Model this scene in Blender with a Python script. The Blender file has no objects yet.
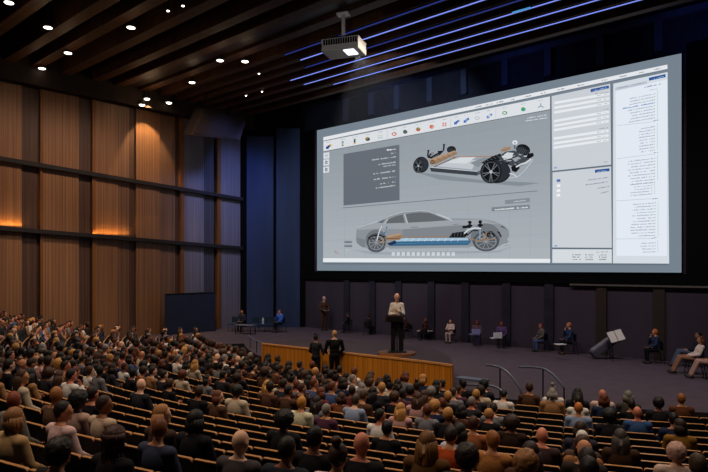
import bpy, bmesh, math, random
from mathutils import Vector, Matrix, noise
random.seed(7)
C = bpy.context.scene.collection
sc = bpy.context.scene
PI = math.pi

# ------------------------------------------------------------------ camera
FPX, CX, HY, EYE = 620.0, 354.0, 267.0, 3.0
YAW = math.atan2(620.0, 683.0)
FW = Vector((-math.sin(YAW), math.cos(YAW), 0)); RT = Vector((math.cos(YAW), math.sin(YAW), 0))
cd = bpy.data.cameras.new('camera'); cam = bpy.data.objects.new('camera', cd); C.objects.link(cam)
cam.location = (0, 0, EYE); cam.rotation_euler = (PI/2, 0, YAW)
cd.sensor_width = 36; cd.lens = FPX/708*36; cd.shift_y = (HY-236)/708; cd.clip_end = 200
sc.camera = cam
sc.unit_settings.scale_length = 1.2     # one unit is 1.2 m, so people and seats are scaled by HS
HS = .8333

def ray(x, y): return FW + RT*((x-CX)/FPX) + Vector((0, 0, (HY-y)/FPX))
def on_y(x, y, Y): r = ray(x, y); return Vector((0, 0, EYE)) + r*(Y/r.y)
def on_x(x, y, X): r = ray(x, y); return Vector((0, 0, EYE)) + r*(X/r.x)
def on_z(x, y, z): r = ray(x, y); return Vector((0, 0, EYE)) + r*((z-EYE)/r.z)
def project(p):
    d = p.dot(FW)
    if d <= .2: return None
    return (CX+FPX*p.dot(RT)/d, HY-FPX*(p.z-EYE)/d, d)

# ------------------------------------------------------------------ materials
def srgb(h):
    if isinstance(h, str):
        h = h.lstrip('#'); h = [int(h[i:i+2], 16)/255 for i in (0, 2, 4)]
    return tuple((c/12.92 if c <= .04045 else ((c+.055)/1.055)**2.4) for c in h) + (1,)

def new_mat(name):
    m = bpy.data.materials.new(name); m.use_nodes = True
    nt = m.node_tree; b = nt.nodes['Principled BSDF']
    return m, nt, b

def mat(name, col, rough=.7, noise_amt=.15, scale=12, metallic=0, bump=0, spec=.3, stretch=(1, 1, 1)):
    m, nt, b = new_mat(name)
    c = srgb(col) if isinstance(col, str) else col
    tc = nt.nodes.new('ShaderNodeTexCoord'); mp = nt.nodes.new('ShaderNodeMapping')
    mp.inputs['Scale'].default_value = stretch
    nz = nt.nodes.new('ShaderNodeTexNoise'); nz.inputs['Scale'].default_value = scale; nz.inputs['Detail'].default_value = 4
    nt.links.new(tc.outputs['Object'], mp.inputs['Vector']); nt.links.new(mp.outputs[0], nz.inputs['Vector'])
    rp = nt.nodes.new('ShaderNodeValToRGB')
    rp.color_ramp.elements[0].position = .3; rp.color_ramp.elements[1].position = .7
    rp.color_ramp.elements[0].color = tuple(x*(1-noise_amt) for x in c[:3])+(1,)
    rp.color_ramp.elements[1].color = tuple(min(1, x*(1+noise_amt)) for x in c[:3])+(1,)
    nt.links.new(nz.outputs['Fac'], rp.inputs[0]); nt.links.new(rp.outputs[0], b.inputs['Base Color'])
    b.inputs['Roughness'].default_value = rough; b.inputs['Metallic'].default_value = metallic
    b.inputs['Specular IOR Level'].default_value = spec
    if bump:
        bp = nt.nodes.new('ShaderNodeBump'); bp.inputs['Strength'].default_value = bump; bp.inputs['Distance'].default_value = .01
        nt.links.new(nz.outputs['Fac'], bp.inputs['Height']); nt.links.new(bp.outputs[0], b.inputs['Normal'])
    return m

def obj_col_mat(name, rough=.8, scale=30, amt=.2, spec=.2, tint=(1, 1, 1)):
    """cloth / skin / hair: the colour is the object's own colour, broken up by noise"""
    m, nt, b = new_mat(name)
    oi = nt.nodes.new('ShaderNodeObjectInfo'); nz = nt.nodes.new('ShaderNodeTexNoise')
    tc = nt.nodes.new('ShaderNodeTexCoord'); nt.links.new(tc.outputs['Object'], nz.inputs['Vector'])
    nz.inputs['Scale'].default_value = scale
    mr = nt.nodes.new('ShaderNodeMapRange'); mr.inputs[3].default_value = 1-amt; mr.inputs[4].default_value = 1+amt
    nt.links.new(nz.outputs['Fac'], mr.inputs[0])
    mx = nt.nodes.new('ShaderNodeVectorMath'); mx.operation = 'MULTIPLY'
    nt.links.new(oi.outputs['Color'], mx.inputs[0]); nt.links.new(mr.outputs[0], mx.inputs[1])
    nt.links.new(mx.outputs[0], b.inputs['Base Color'])
    b.inputs['Roughness'].default_value = rough; b.inputs['Specular IOR Level'].default_value = spec
    return m

def emit(name, col, strength=1.0):
    m = bpy.data.materials.new(name); m.use_nodes = True; nt = m.node_tree
    nt.nodes.remove(nt.nodes['Principled BSDF'])
    e = nt.nodes.new('ShaderNodeEmission'); e.inputs[0].default_value = srgb(col) if isinstance(col, str) else col
    e.inputs[1].default_value = strength
    nt.links.new(e.outputs[0], nt.nodes['Material Output'].inputs[0]); return m

def wood_mat(name, c1, c2, freq=9.0, axis='Y', rough=.45):
    """vertical timber battens: fine grain along z, battens along the chosen horizontal axis"""
    m, nt, b = new_mat(name)
    tc = nt.nodes.new('ShaderNodeTexCoord')
    mp = nt.nodes.new('ShaderNodeMapping')
    mp.inputs['Scale'].default_value = (freq, freq, .12)
    nt.links.new(tc.outputs['Object'], mp.inputs['Vector'])
    nz = nt.nodes.new('ShaderNodeTexNoise'); nz.inputs['Scale'].default_value = 1.0; nz.inputs['Detail'].default_value = 5
    nz.inputs['Roughness'].default_value = .7
    nt.links.new(mp.outputs[0], nz.inputs['Vector'])
    rp = nt.nodes.new('ShaderNodeValToRGB')
    rp.color_ramp.elements[0].position = .35; rp.color_ramp.elements[1].position = .68
    rp.color_ramp.elements[0].color = srgb(c1); rp.color_ramp.elements[1].color = srgb(c2)
    nt.links.new(nz.outputs['Fac'], rp.inputs[0])
    # dark grooves between battens
    sx = nt.nodes.new('ShaderNodeSeparateXYZ'); nt.links.new(tc.outputs['Object'], sx.inputs[0])
    mu = nt.nodes.new('ShaderNodeMath'); mu.operation = 'MULTIPLY'; mu.inputs[1].default_value = freq*.55
    nt.links.new(sx.outputs[axis], mu.inputs[0])
    fr = nt.nodes.new('ShaderNodeMath'); fr.operation = 'FRACT'; nt.links.new(mu.outputs[0], fr.inputs[0])
    gt = nt.nodes.new('ShaderNodeMapRange'); gt.inputs[1].default_value = .04; gt.inputs[2].default_value = .14
    gt.inputs[3].default_value = .55; gt.inputs[4].default_value = 1
    nt.links.new(fr.outputs[0], gt.inputs[0])
    mx = nt.nodes.new('ShaderNodeVectorMath'); mx.operation = 'MULTIPLY'
    nt.links.new(rp.outputs[0], mx.inputs[0]); nt.links.new(gt.outputs[0], mx.inputs[1])
    nt.links.new(mx.outputs[0], b.inputs['Base Color'])
    b.inputs['Roughness'].default_value = rough; b.inputs['Specular IOR Level'].default_value = .25
    bp = nt.nodes.new('ShaderNodeBump'); bp.inputs['Strength'].default_value = .4; bp.inputs['Distance'].default_value = .015
    nt.links.new(gt.outputs[0], bp.inputs['Height']); nt.links.new(bp.outputs[0], b.inputs['Normal'])
    return m

# ------------------------------------------------------------------ mesh helpers
def bm_obj(name, bm, m=None, parent=None, smooth=False, kind=None):
    me = bpy.data.meshes.new(name); bm.normal_update(); bm.to_mesh(me); bm.free()
    if m:
        for mm in (m if isinstance(m, (list, tuple)) else [m]): me.materials.append(mm)
    if smooth:
        for p in me.polygons: p.use_smooth = True
    o = bpy.data.objects.new(name, me); C.objects.link(o)
    if parent: o.parent = parent
    if kind: o['kind'] = kind
    return o

def tag(o, label, cat, group=None, kind=None):
    o['label'] = label; o['category'] = cat
    if group: o['group'] = group
    if kind: o['kind'] = kind
    return o

def thing(name, label, cat, loc=(0, 0, 0), rz=0, group=None):
    o = bpy.data.objects.new(name, None); C.objects.link(o); o.empty_display_size = .2
    o.location = loc; o.rotation_euler = (0, 0, rz)
    return tag(o, label, cat, group)

def struct(name, bm, m, parent=None, smooth=False):
    o = bm_obj(name, bm, m, parent, smooth)
    if not parent: o['kind'] = 'structure'
    return o

def box(bm, lo, hi, bev=0, mtx=None, mi=0):
    lo = Vector(lo); hi = Vector(hi)
    r = bmesh.ops.create_cube(bm, size=1, matrix=Matrix.Translation((lo+hi)/2) @ Matrix.Diagonal((*(hi-lo), 1)))
    vs = r['verts']
    fs = list({f for v in vs for f in v.link_faces})
    if bev:
        es = list({e for v in vs for e in v.link_edges})
        rr = bmesh.ops.bevel(bm, geom=es, offset=bev, segments=2, affect='EDGES', profile=.6)
        vs = list({v for f in rr['faces'] for v in f.verts} | {v for v in vs if v.is_valid})
        fs = list({f for v in vs for f in v.link_faces})
    for f in fs: f.material_index = mi
    if mtx: bmesh.ops.transform(bm, matrix=mtx, verts=vs)
    return vs

def cyl(bm, a, b, r1, r2=None, seg=12, mi=0, caps=True):
    a = Vector(a); b = Vector(b); d = b-a; L = d.length
    if L < 1e-6: return
    r2 = r1 if r2 is None else r2
    q = Vector((0, 0, 1)).rotation_difference(d)
    mtx = Matrix.Translation((a+b)/2) @ q.to_matrix().to_4x4()
    r = bmesh.ops.create_cone(bm, cap_ends=caps, segments=seg, radius1=r1, radius2=r2, depth=L, matrix=mtx)
    for f in {f for v in r['verts'] for f in v.link_faces}: f.material_index = mi
    return r['verts']

def ell(bm, c, r, seg=16, rings=10, rot=None, mi=0):
    r = (r, r, r) if isinstance(r, (int, float)) else r
    mtx = Matrix.Translation(c) @ (rot.to_4x4() if rot else Matrix.Identity(4)) @ Matrix.Diagonal((*r, 1))
    q = bmesh.ops.create_uvsphere(bm, u_segments=seg, v_segments=rings, radius=1, matrix=mtx)
    for f in {f for v in q['verts'] for f in v.link_faces}: f.material_index = mi
    return q['verts']

def tube(bm, pts, r, seg=8, mi=0):
    pts = [Vector(p) for p in pts]; rings = []
    n = len(pts)
    up = Vector((0, 0, 1))
    for i, p in enumerate(pts):
        t = (pts[min(i+1, n-1)]-pts[max(i-1, 0)]).normalized()
        s = t.cross(up)
        if s.length < 1e-3: s = t.cross(Vector((1, 0, 0)))
        s.normalize(); u = s.cross(t)
        rr = r[i] if isinstance(r, (list, tuple)) else r
        rings.append([bm.verts.new(p+(s*math.cos(2*PI*k/seg)+u*math.sin(2*PI*k/seg))*rr) for k in range(seg)])
    for i in range(n-1):
        for k in range(seg):
            f = bm.faces.new((rings[i][k], rings[i][(k+1) % seg], rings[i+1][(k+1) % seg], rings[i+1][k])); f.material_index = mi
    for rg, rev in ((rings[0], False), (rings[-1], True)):
        f = bm.faces.new(rg[::-1] if rev else rg); f.material_index = mi
    bmesh.ops.recalc_face_normals(bm, faces=bm.faces[:])

def prism(bm, poly, axis_vec, mi=0):
    """closed polygon (3D points) extruded along axis_vec"""
    a = [bm.verts.new(p) for p in poly]; b = [bm.verts.new(Vector(p)+Vector(axis_vec)) for p in poly]
    n = len(poly); fs = [bm.faces.new(a), bm.faces.new(b[::-1])]
    for i in range(n): fs.append(bm.faces.new((a[i], a[(i+1) % n], b[(i+1) % n], b[i])))
    for f in fs: f.material_index = mi
    bmesh.ops.recalc_face_normals(bm, faces=fs)
    return a+b

def vbox(bm, p0, p1, z0, z1, thick, mi=0, side=1):
    """vertical slab between two plan points; thickness grows to the left of p0->p1 times side"""
    p0 = Vector((p0[0], p0[1], 0)); p1 = Vector((p1[0], p1[1], 0)); d = (p1-p0).normalized()
    n = Vector((-d.y, d.x, 0))*thick*side
    poly = [Vector((*p0.xy, z0)), Vector((*p1.xy, z0)), Vector((*p1.xy, z1)), Vector((*p0.xy, z1))]
    return prism(bm, poly, n, mi)

def ordinal(n):
    s = 'th' if 10 <= n % 100 <= 20 else {1: 'st', 2: 'nd', 3: 'rd'}.get(n % 10, 'th')
    return f'{n}{s}'

# ------------------------------------------------------------------ plan of the hall
CEN = Vector((-10.8, 27.0, 0))            # the rows are arcs about this point
XL, YW = -25.0, 21.3                      # left wall, stage wall
def polar(R, phi, z=0): return Vector((CEN.x+R*math.sin(phi), CEN.y-R*math.cos(phi), z))
R0, PITCH, NROWS = 16.6, .55, 19
PHI_L = math.radians(-35.5)
def floor_z(R): r = min(R-16.6, 7.4); return -.40+.014*r+.0143*r*r+.1*max(0, R-24.0)
RS = 14.0                                 # stage front radius
# ------------------------------------------------------------------ setting
M_carpet = mat('aisle carpet', '#1a1618', .95, .3, 40)
M_stage = mat('stage vinyl', '#4d434b', .85, .12, 3, spec=.15)
M_stageedge = mat('stage edge', '#2a2329', .8, .2, 8)
M_backwall = mat('stage backdrop', '#3d3640', .9, .12, 1.2, stretch=(1, 1, .1), spec=.1)
M_black = mat('black masking', '#060607', .9, .2, 5, spec=.1)
M_navy = mat('navy flat', '#303c58', .8, .15, 1.5, stretch=(1, 1, .1), spec=.15)
M_navydark = mat('dark navy header', '#1c2130', .85, .2, 3, spec=.1)
M_pil = mat('pilaster', '#2a2833', .8, .2, 3, spec=.1)
M_ceil = mat('ceiling board', '#2a211c', .8, .25, 2, spec=.15)
M_beam = wood_mat('beam timber', '#2f1d12', '#4c2e1a', 6, 'Y', .6)
M_ledge = mat('dark ledge', '#1b1718', .6, .2, 8)
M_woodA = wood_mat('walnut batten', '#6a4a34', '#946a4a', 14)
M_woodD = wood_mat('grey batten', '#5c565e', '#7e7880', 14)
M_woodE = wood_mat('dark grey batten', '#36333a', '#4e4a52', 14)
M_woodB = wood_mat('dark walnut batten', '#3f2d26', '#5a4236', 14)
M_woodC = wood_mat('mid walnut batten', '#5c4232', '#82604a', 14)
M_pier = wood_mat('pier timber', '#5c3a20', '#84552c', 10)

# raked audience floor, one step per row
bm = bmesh.new()
N = 60; PA, PB = math.radians(-48), math.radians(58)
def strip(bm, R1, z1, R2, z2):
    a = [polar(R1, PA+(PB-PA)*i/N, z1) for i in range(N+1)]; b = [polar(R2, PA+(PB-PA)*i/N, z2) for i in range(N+1)]
    for l in (a, b):
        for p in l: p.x = max(p.x, XL)
    va = [bm.verts.new(p) for p in a]; vb = [bm.verts.new(p) for p in b]
    for i in range(N):
        try: bm.faces.new((va[i], va[i+1], vb[i+1], vb[i]))
        except ValueError: pass
strip(bm, 12.5, -.5, R0-.275, -.40)
zprev, rprev = -.40, R0-.275
for i in range(NROWS+6):
    R = R0+PITCH*i; z = floor_z(R)
    strip(bm, rprev, zprev, rprev, z); strip(bm, rprev, z, R+.275, z); rprev, zprev = R+.275, z
bmesh.ops.remove_doubles(bm, verts=bm.verts[:], dist=.001)
bmesh.ops.dissolve_degenerate(bm, edges=bm.edges[:], dist=.001)
bmesh.ops.recalc_face_normals(bm, faces=bm.faces[:])
struct('floor', bm, M_carpet)

# stage floor
bm = bmesh.new()
def stage_r(deg): return RS if -18.6 < deg < 9.8 else 14.75
arc = [polar(stage_r(d_), math.radians(d_)) for d_ in (58-i*(58+36.3)/240 for i in range(241))]
edge_end = polar(22.6, math.radians(-36.3))
poly = arc + [Vector((XL, polar(22.6, math.radians(-36.3)).y, 0)), Vector((XL, 19.1, 0)), Vector((-22.6, YW, 0)), Vector((7.0, YW, 0))]
prism(bm, [Vector((p.x, p.y, -.62)) for p in poly], (0, 0, .62))
for f in bm.faces:
    if abs(f.normal.z) < .5: f.material_index = 1
struct('floor_stage', bm, [M_stage, M_stageedge])

# stage wall, corner wall, right wall
bm = bmesh.new(); box(bm, (-22.6, YW, -.6), (7.0, YW+.3, 11.6)); struct('wall_stage', bm, M_backwall)
bm = bmesh.new(); vbox(bm, (XL, 19.1), (-22.6, YW), -.6, 11.6, .3, side=1); struct('wall_corner', bm, M_black)
bm = bmesh.new(); box(bm, (7.0, -6, -.6), (7.3, YW+.3, 11.6)); struct('wall_right', bm, M_backwall)
bm = bmesh.new(); box(bm, (XL-.4, -6, 11.4), (7.3, YW+.3, 11.6)); struct('ceiling', bm, M_ceil)
# pilasters on the stage wall
PILX = [-19.75, -18.17, -16.68, -14.95, -13.3, -11.5, -9.8, -7.93, -6.1, -4.3, -2.5]
for i, x in enumerate(PILX):
    bm = bmesh.new()
    box(bm, (x-.17, YW-.09, 0), (x+.17, YW, 2.5), .01)
    struct(f'trim_{i+1}', bm, mat('brown pilaster', '#2c231c', .8) if i in (7, 8) else M_pil)
    bm = bmesh.new(); box(bm, (x-.13, YW-.2, 9.85), (x+.13, YW, 10.85), .01)
    struct(f'trim_{i+21}', bm, M_navy)  # upper bars navy: the strips' blue light put into the colour
bm = bmesh.new(); box(bm, (-22.6, YW-.25, 10.85), (7, YW, 11.05), .02); struct('trim_40', bm, M_navy)
bm = bmesh.new(); box(bm, (-22.6, YW-.06, 9.7), (7, YW, 10.85)); struct('trim_41', bm, M_navydark)
# black masking round the screen and the thin pale rail under it
bm = bmesh.new()
box(bm, (-22.6, YW-.12, 2.42), (7, YW, 2.78)); box(bm, (-22.6, YW-.12, 2.78), (-21.95, YW, 9.75))
box(bm, (-5.3, YW-.12, 2.78), (7, YW, 9.95))
struct('trim_42', bm, M_black)
bm = bmesh.new(); box(bm, (-9, YW-.16, 2.36), (7, YW-.1, 2.415)); struct('trim_43', bm, mat('pale rail', '#5a5650', .5))
# navy flats on the corner wall
cw0, cw1 = Vector((XL, 19.1, 0)), Vector((-22.6, YW, 0))
def corner_flat(x0, x1, zt, n):
    def hit(x):
        r = ray(x, HY); d = cw1-cw0
        den = r.x*d.y-r.y*d.x; t = (cw0.x*d.y-cw0.y*d.x)/den
        return Vector((r.x*t, r.y*t))
    a, b = hit(x0), hit(x1); bm = bmesh.new()
    vbox(bm, a, b, 0, zt, .1, side=-1); struct(f'trim_{n}', bm, M_navy)
corner_flat(247, 273.5, 9.5, 44); corner_flat(276.5, 300, 9.9, 45)

# left wall: base, timber panels in three tiers, piers, ledges
bm = bmesh.new(); box(bm, (XL-.5, -6, -.6), (XL-.2, 19.4, 11.5)); struct('wall_left', bm, M_black)
def wall_y(x, X=XL): return on_x(x, HY, X).y
def ledge1(Y): return 4.02+(19.1-Y)*.044        # the ledges follow the rake
def ledge2(Y): return 6.45+(19.1-Y)*.055
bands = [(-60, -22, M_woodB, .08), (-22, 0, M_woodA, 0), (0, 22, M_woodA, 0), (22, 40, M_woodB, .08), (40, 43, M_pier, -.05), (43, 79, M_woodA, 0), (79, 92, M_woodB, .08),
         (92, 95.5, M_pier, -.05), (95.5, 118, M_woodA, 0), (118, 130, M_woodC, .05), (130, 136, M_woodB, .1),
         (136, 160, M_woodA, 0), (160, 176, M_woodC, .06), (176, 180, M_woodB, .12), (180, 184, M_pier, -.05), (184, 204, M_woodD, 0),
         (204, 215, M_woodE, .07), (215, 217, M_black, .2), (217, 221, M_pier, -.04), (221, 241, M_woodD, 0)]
n = 50
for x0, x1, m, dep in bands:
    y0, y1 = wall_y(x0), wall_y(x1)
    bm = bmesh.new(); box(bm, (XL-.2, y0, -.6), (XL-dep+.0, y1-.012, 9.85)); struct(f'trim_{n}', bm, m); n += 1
for lz, dz in ((ledge1, .16), (ledge2, .16)):
    bm = bmesh.new()
    ya, yb = wall_y(-60), 19.12
    prism(bm, [Vector((XL-.1, ya, lz(ya)-dz)), Vector((XL-.1, yb, lz(yb)-dz)), Vector((XL-.1, yb, lz(yb))), Vector((XL-.1, ya, lz(ya)))], (.30, 0, 0))
    struct(f'trim_{n}', bm, M_ledge); n += 1
bm = bmesh.new(); box(bm, (XL-.2, -6, 9.85), (XL+.5, 19.6, 11.4)); struct(f'trim_{n}', bm, M_ceil); n += 1

# ------------------------------------------------------------------ ceiling beams, LED strips
M_led = emit('blue LED', '#7d8ef2', 1.15)
M_leddim = emit('dim blue LED', '#2f3a8c', .8)
beamY = [1.0, 2.6, 4.2, 5.6, 7.0, 8.3, 9.2, 10.35, 11.55, 12.5, 13.55, 14.55, 15.3, 16.0, 16.7, 17.45, 18.25, 19.2]
bm = None
for i, Y in enumerate(beamY):
    bm = bmesh.new(); w = .14 if Y > 14 else .2
    box(bm, (XL+.1, Y-w, 10.5), (7.0, Y+w, 11.4), .02)
    struct(f'trim_{n}', bm, M_beam); n += 1
for Y, x0, m in ((18.25, -17.7, M_led), (17.45, -18.6, M_led), (16.7, -18.6, M_led), (16.0, -17.0, M_leddim), (15.3, -16.5, M_led), (14.55, -16.5, M_leddim)):
    o = thing('led_strip', '', 'light', (0, 0, 0), 0, 'blue strip lights along the ceiling beams')
    bm = bmesh.new(); box(bm, (x0, Y-.028, 10.475), (6.9, Y+.028, 10.5)); bm_obj('diffuser', bm, m, o)
    bm = bmesh.new(); box(bm, (x0-.03, Y-.075, 10.485), (6.95, Y+.075, 10.505)); bm_obj('channel', bm, M_black, o)
    k = (18.25, 17.45, 16.7, 16.0, 15.3, 14.55).index(Y)
    o['label'] = ('blue strip light on the ceiling beam closest to the screen' if k == 0 else
                  f'{"dim" if m is M_leddim else "bright"} blue strip light, {ordinal(k+1)} beam back from the screen')
# broad smooth soffit between the beams
bm = bmesh.new(); box(bm, (XL+.1, 12.72, 10.62), (7, 13.32, 11.4)); struct(f'trim_{n}', bm, mat('soffit board', '#2c2322', .45, .1, 2)); n += 1

# ------------------------------------------------------------------ downlights
M_lamp = emit('lamp', '#fff3e2', 5)
M_ring = mat('lamp ring', '#1b1a1a', .5)
dl = [(9, 2), (48, 27), (131, 27), (42, 68), (68, 52.5), (220, 60), (245, 61), (192, 82), (168, 10), (183, 5), (259, 73), (262, 91), (246, 95)]
small = {(168, 10), (183, 5), (259, 73), (262, 91), (246, 95)}
where = ['cut by the top edge, nearest the top left corner', 'upper left, below the corner lamp', 'right of the upper left pair', 'just above the timber wall top',
         'small tilted one between the two left lamps', 'bright one above the hanging box', 'beside the bright lamp above the hanging box', 'over the timber wall, above the wall spots',
         'tiny pinpoint, lower of the top pair', 'tiny pinpoint, upper of the top pair', 'tiny one left of the projector', 'tiny one above the corner, right of two', 'tiny one above the corner, left of two']
def downlight(p, r, label, group):
    o = thing('downlight', label, 'ceiling light', p, 0, group)
    bm = bmesh.new(); cyl(bm, (0, 0, -.02), (0, 0, .06), r*1.25, r*1.15, 20); rg_ = bm_obj('ring', bm, M_ring, o)
    bm = bmesh.new(); ell(bm, (0, 0, -.02), (r, r, .035), 18, 8); bm_obj('lens', bm, M_lamp, rg_, True)
    return o
for (px, py), w in zip(dl, where):
    p = on_z(px, py, 10.46); s = .04 if (px, py) in small else .125
    downlight(p, s, f'round ceiling downlight, {w}', 'ceiling downlights')
    # short stem up to the ceiling board
    cyl_b = bmesh.new(); cyl(cyl_b, (0, 0, .05), (0, 0, 11.4-p.z), .035, seg=8)
    bm_obj('stem', cyl_b, M_ring, bpy.data.objects[[o.name for o in C.objects if o.name.startswith('downlight')][-1]])
# wall spots at the top of the timber wall
for px, py, w in ((142, 102, 'lowest of three'), (147, 96, 'middle of three'), (169, 100, 'rightmost of three')):
    p = on_x(px, py, XL+.75)
    o = thing('wall_spotlight', f'small round spotlight above the timber wall, {w}', 'spotlight', p, 0, 'wall spotlights above the timber')
    bm = bmesh.new(); cyl(bm, (0, 0, -.12), (-.0, 0, .1), .13, .09, 14); bm_obj('housing', bm, M_ring, o)
    bm = bmesh.new(); ell(bm, (0, 0, -.12), (.12, .12, .06), 14, 8); bm_obj('lens', bm, M_lamp, o, True)
    bm = bmesh.new(); cyl(bm, (0, 0, .05), (-.35, 0, .12), .03, seg=8); bm_obj('bracket', bm, M_ring, o)
# pair of tiny blue ceiling fixtures
for px, py, w in ((517, 10, 'left'), (526, 7.5, 'right')):
    p = on_z(px, py, 10.4); o = thing('blue_fixture', f'{w} one of two tiny blue lights on the ceiling beams', 'light', p, 0, 'tiny blue ceiling lights')
    bm = bmesh.new(); box(bm, (-.16, -.05, -.03), (.16, .05, .03), .01); bm_obj('housing', bm, M_ring, o)
    bm = bmesh.new(); box(bm, (-.14, -.04, -.045), (.14, .04, -.028)); bm_obj('lens', bm, emit('cyan lamp', '#4a9cd0', .9), o)

# ------------------------------------------------------------------ hanging loudspeaker cabinet
pc = on_x(217, 124, XL+2.2)
o = thing('hanging_loudspeaker', 'dark slanted loudspeaker cabinet hanging in the corner beside the timber wall', 'loudspeaker', pc, 0)
cc = [on_x(203, 108.5, XL+2.2), on_x(246, 120, XL+2.2), on_x(240, 140, XL+2.2), on_x(191, 135, XL+2.2)]
bm = bmesh.new(); prism(bm, [p-pc for p in cc], (-.6, 0, .1)); bm_obj('cabinet', bm, mat('brown speaker cloth', '#2e211e', .9), o)
ins = [p-pc for p in cc]; cen = sum(ins, Vector())/4
bm = bmesh.new(); prism(bm, [cen+(p-cen)*.9+Vector((.003, 0, 0)) for p in ins], (.02, 0, 0)); bm_obj('grille', bm, mat('speaker grille', '#261b18', .95, .3, 60), o)
bm = bmesh.new(); cyl(bm, cen+Vector((-.3, -.6, .4)), cen+Vector((-.3, -.6, 11.4-pc.z-cen.z)), .02); cyl(bm, cen+Vector((-.3, .6, .2)), cen+Vector((-.3, .6, 11.4-pc.z-cen.z)), .02)
bm_obj('hanger', bm, M_black, o)

# ------------------------------------------------------------------ projector
pj = on_z(344, 13, 10.5); pd = pj.dot(FW)
pm = 620/pd
zc = EYE+(HY-47)/pm; c0 = Vector((pj.x, pj.y, zc))
o = thing('projector', 'grey ceiling projector on a white pole, its lens glowing towards the screen', 'projector', c0, math.radians(23))
M_pj = mat('projector shell', '#a5a3a0', .5, .06); M_pole = mat('white pole', '#c9c4bf', .4, .05)
W = .575
bm = bmesh.new(); box(bm, (-W, -.38, -.21), (W, .38, .17), .035); bm_obj('case', bm, M_pj, o)
bm = bmesh.new()
for k in range(14): box(bm, (-W*.86+k*.075, -.395, -.03), (-W*.86+k*.075+.05, -.375, .13))
bm_obj('vent', bm, M_black, o)
bm = bmesh.new(); box(bm, (-W*.9, -.36, .165), (W*.9, .36, .2), .01); bm_obj('top_plate', bm, M_black, o)
bm = bmesh.new(); cyl(bm, (.08, .36, -.03), (.08, .5, -.05), .13, .11, 20); b_ = bm_obj('lens_barrel', bm, M_black, o)
bm = bmesh.new(); ell(bm, (.08, .5, -.05), (.1, .03, .1)); bm_obj('lens', bm, emit('projector lens', '#eaf2ff', 14), b_, True)
bm = bmesh.new(); box(bm, (.1, -.36, -.235), (.42, .1, -.209), .008); bm_obj('underside_glow', bm, emit('projector underside glow', '#f2f6ff', 1.6), o)  # added glowing panel stands in for the bright light on the underside
h = 10.495-zc
bm = bmesh.new(); cyl(bm, (-.02, 0, .17), (-.02, 0, h), .055, seg=14); bm_obj('pole', bm, M_pole, o, True)
bm = bmesh.new(); box(bm, (-.2, -.12, h-.07), (.16, .12, h), .01); box(bm, (-.12, -.1, .17), (.1, .1, .24), .01); bm_obj('mount_plate', bm, M_pole, o)
PROJ = c0
# ------------------------------------------------------------------ the projection screen and its picture
YS = YW-.16
A, B, Cc, D = (on_y(x, y, YS) for x, y in ((316, 131), (680, 53), (683, 272), (318, 271)))
SX0, SX1 = (A.x+D.x)/2, (B.x+Cc.x)/2; SZ0, SZ1 = (D.z+Cc.z)/2, (A.z+B.z)/2
# picture coordinates: a homography from the photographed corners to the true rectangle
def solve(M, v):
    n_ = len(v); M = [r[:]+[v[i]] for i, r in enumerate(M)]
    for i in range(n_):
        p = max(range(i, n_), key=lambda k: abs(M[k][i])); M[i], M[p] = M[p], M[i]
        for k in range(n_):
            if k != i:
                q = M[k][i]/M[i][i]
                M[k] = [a-q*b for a, b in zip(M[k], M[i])]
    return [M[i][n_]/M[i][i] for i in range(n_)]
rows, vals = [], []
for (x, y), (u, v) in zip(((316, 131), (680, 53), (683, 272), (318, 271)), ((SX0, SZ1), (SX1, SZ1), (SX1, SZ0), (SX0, SZ0))):
    rows.append([x, y, 1, 0, 0, 0, -u*x, -u*y]); vals.append(u)
    rows.append([0, 0, 0, x, y, 1, -v*x, -v*y]); vals.append(v)
H_ = solve(rows, vals)
def S(x, y, lay=0):
    w = H_[6]*x+H_[7]*y+1
    return Vector(((H_[0]*x+H_[1]*y+H_[2])/w, -.004*lay, (H_[3]*x+H_[4]*y+H_[5])/w))
screen = thing('projection_screen', 'huge projection screen on the stage wall showing an electric car and its chassis', 'projection screen', (0, YS, 0))
_em = {}
def E(h):
    if h not in _em: _em[h] = emit('picture '+h, h)
    return _em[h]
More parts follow.
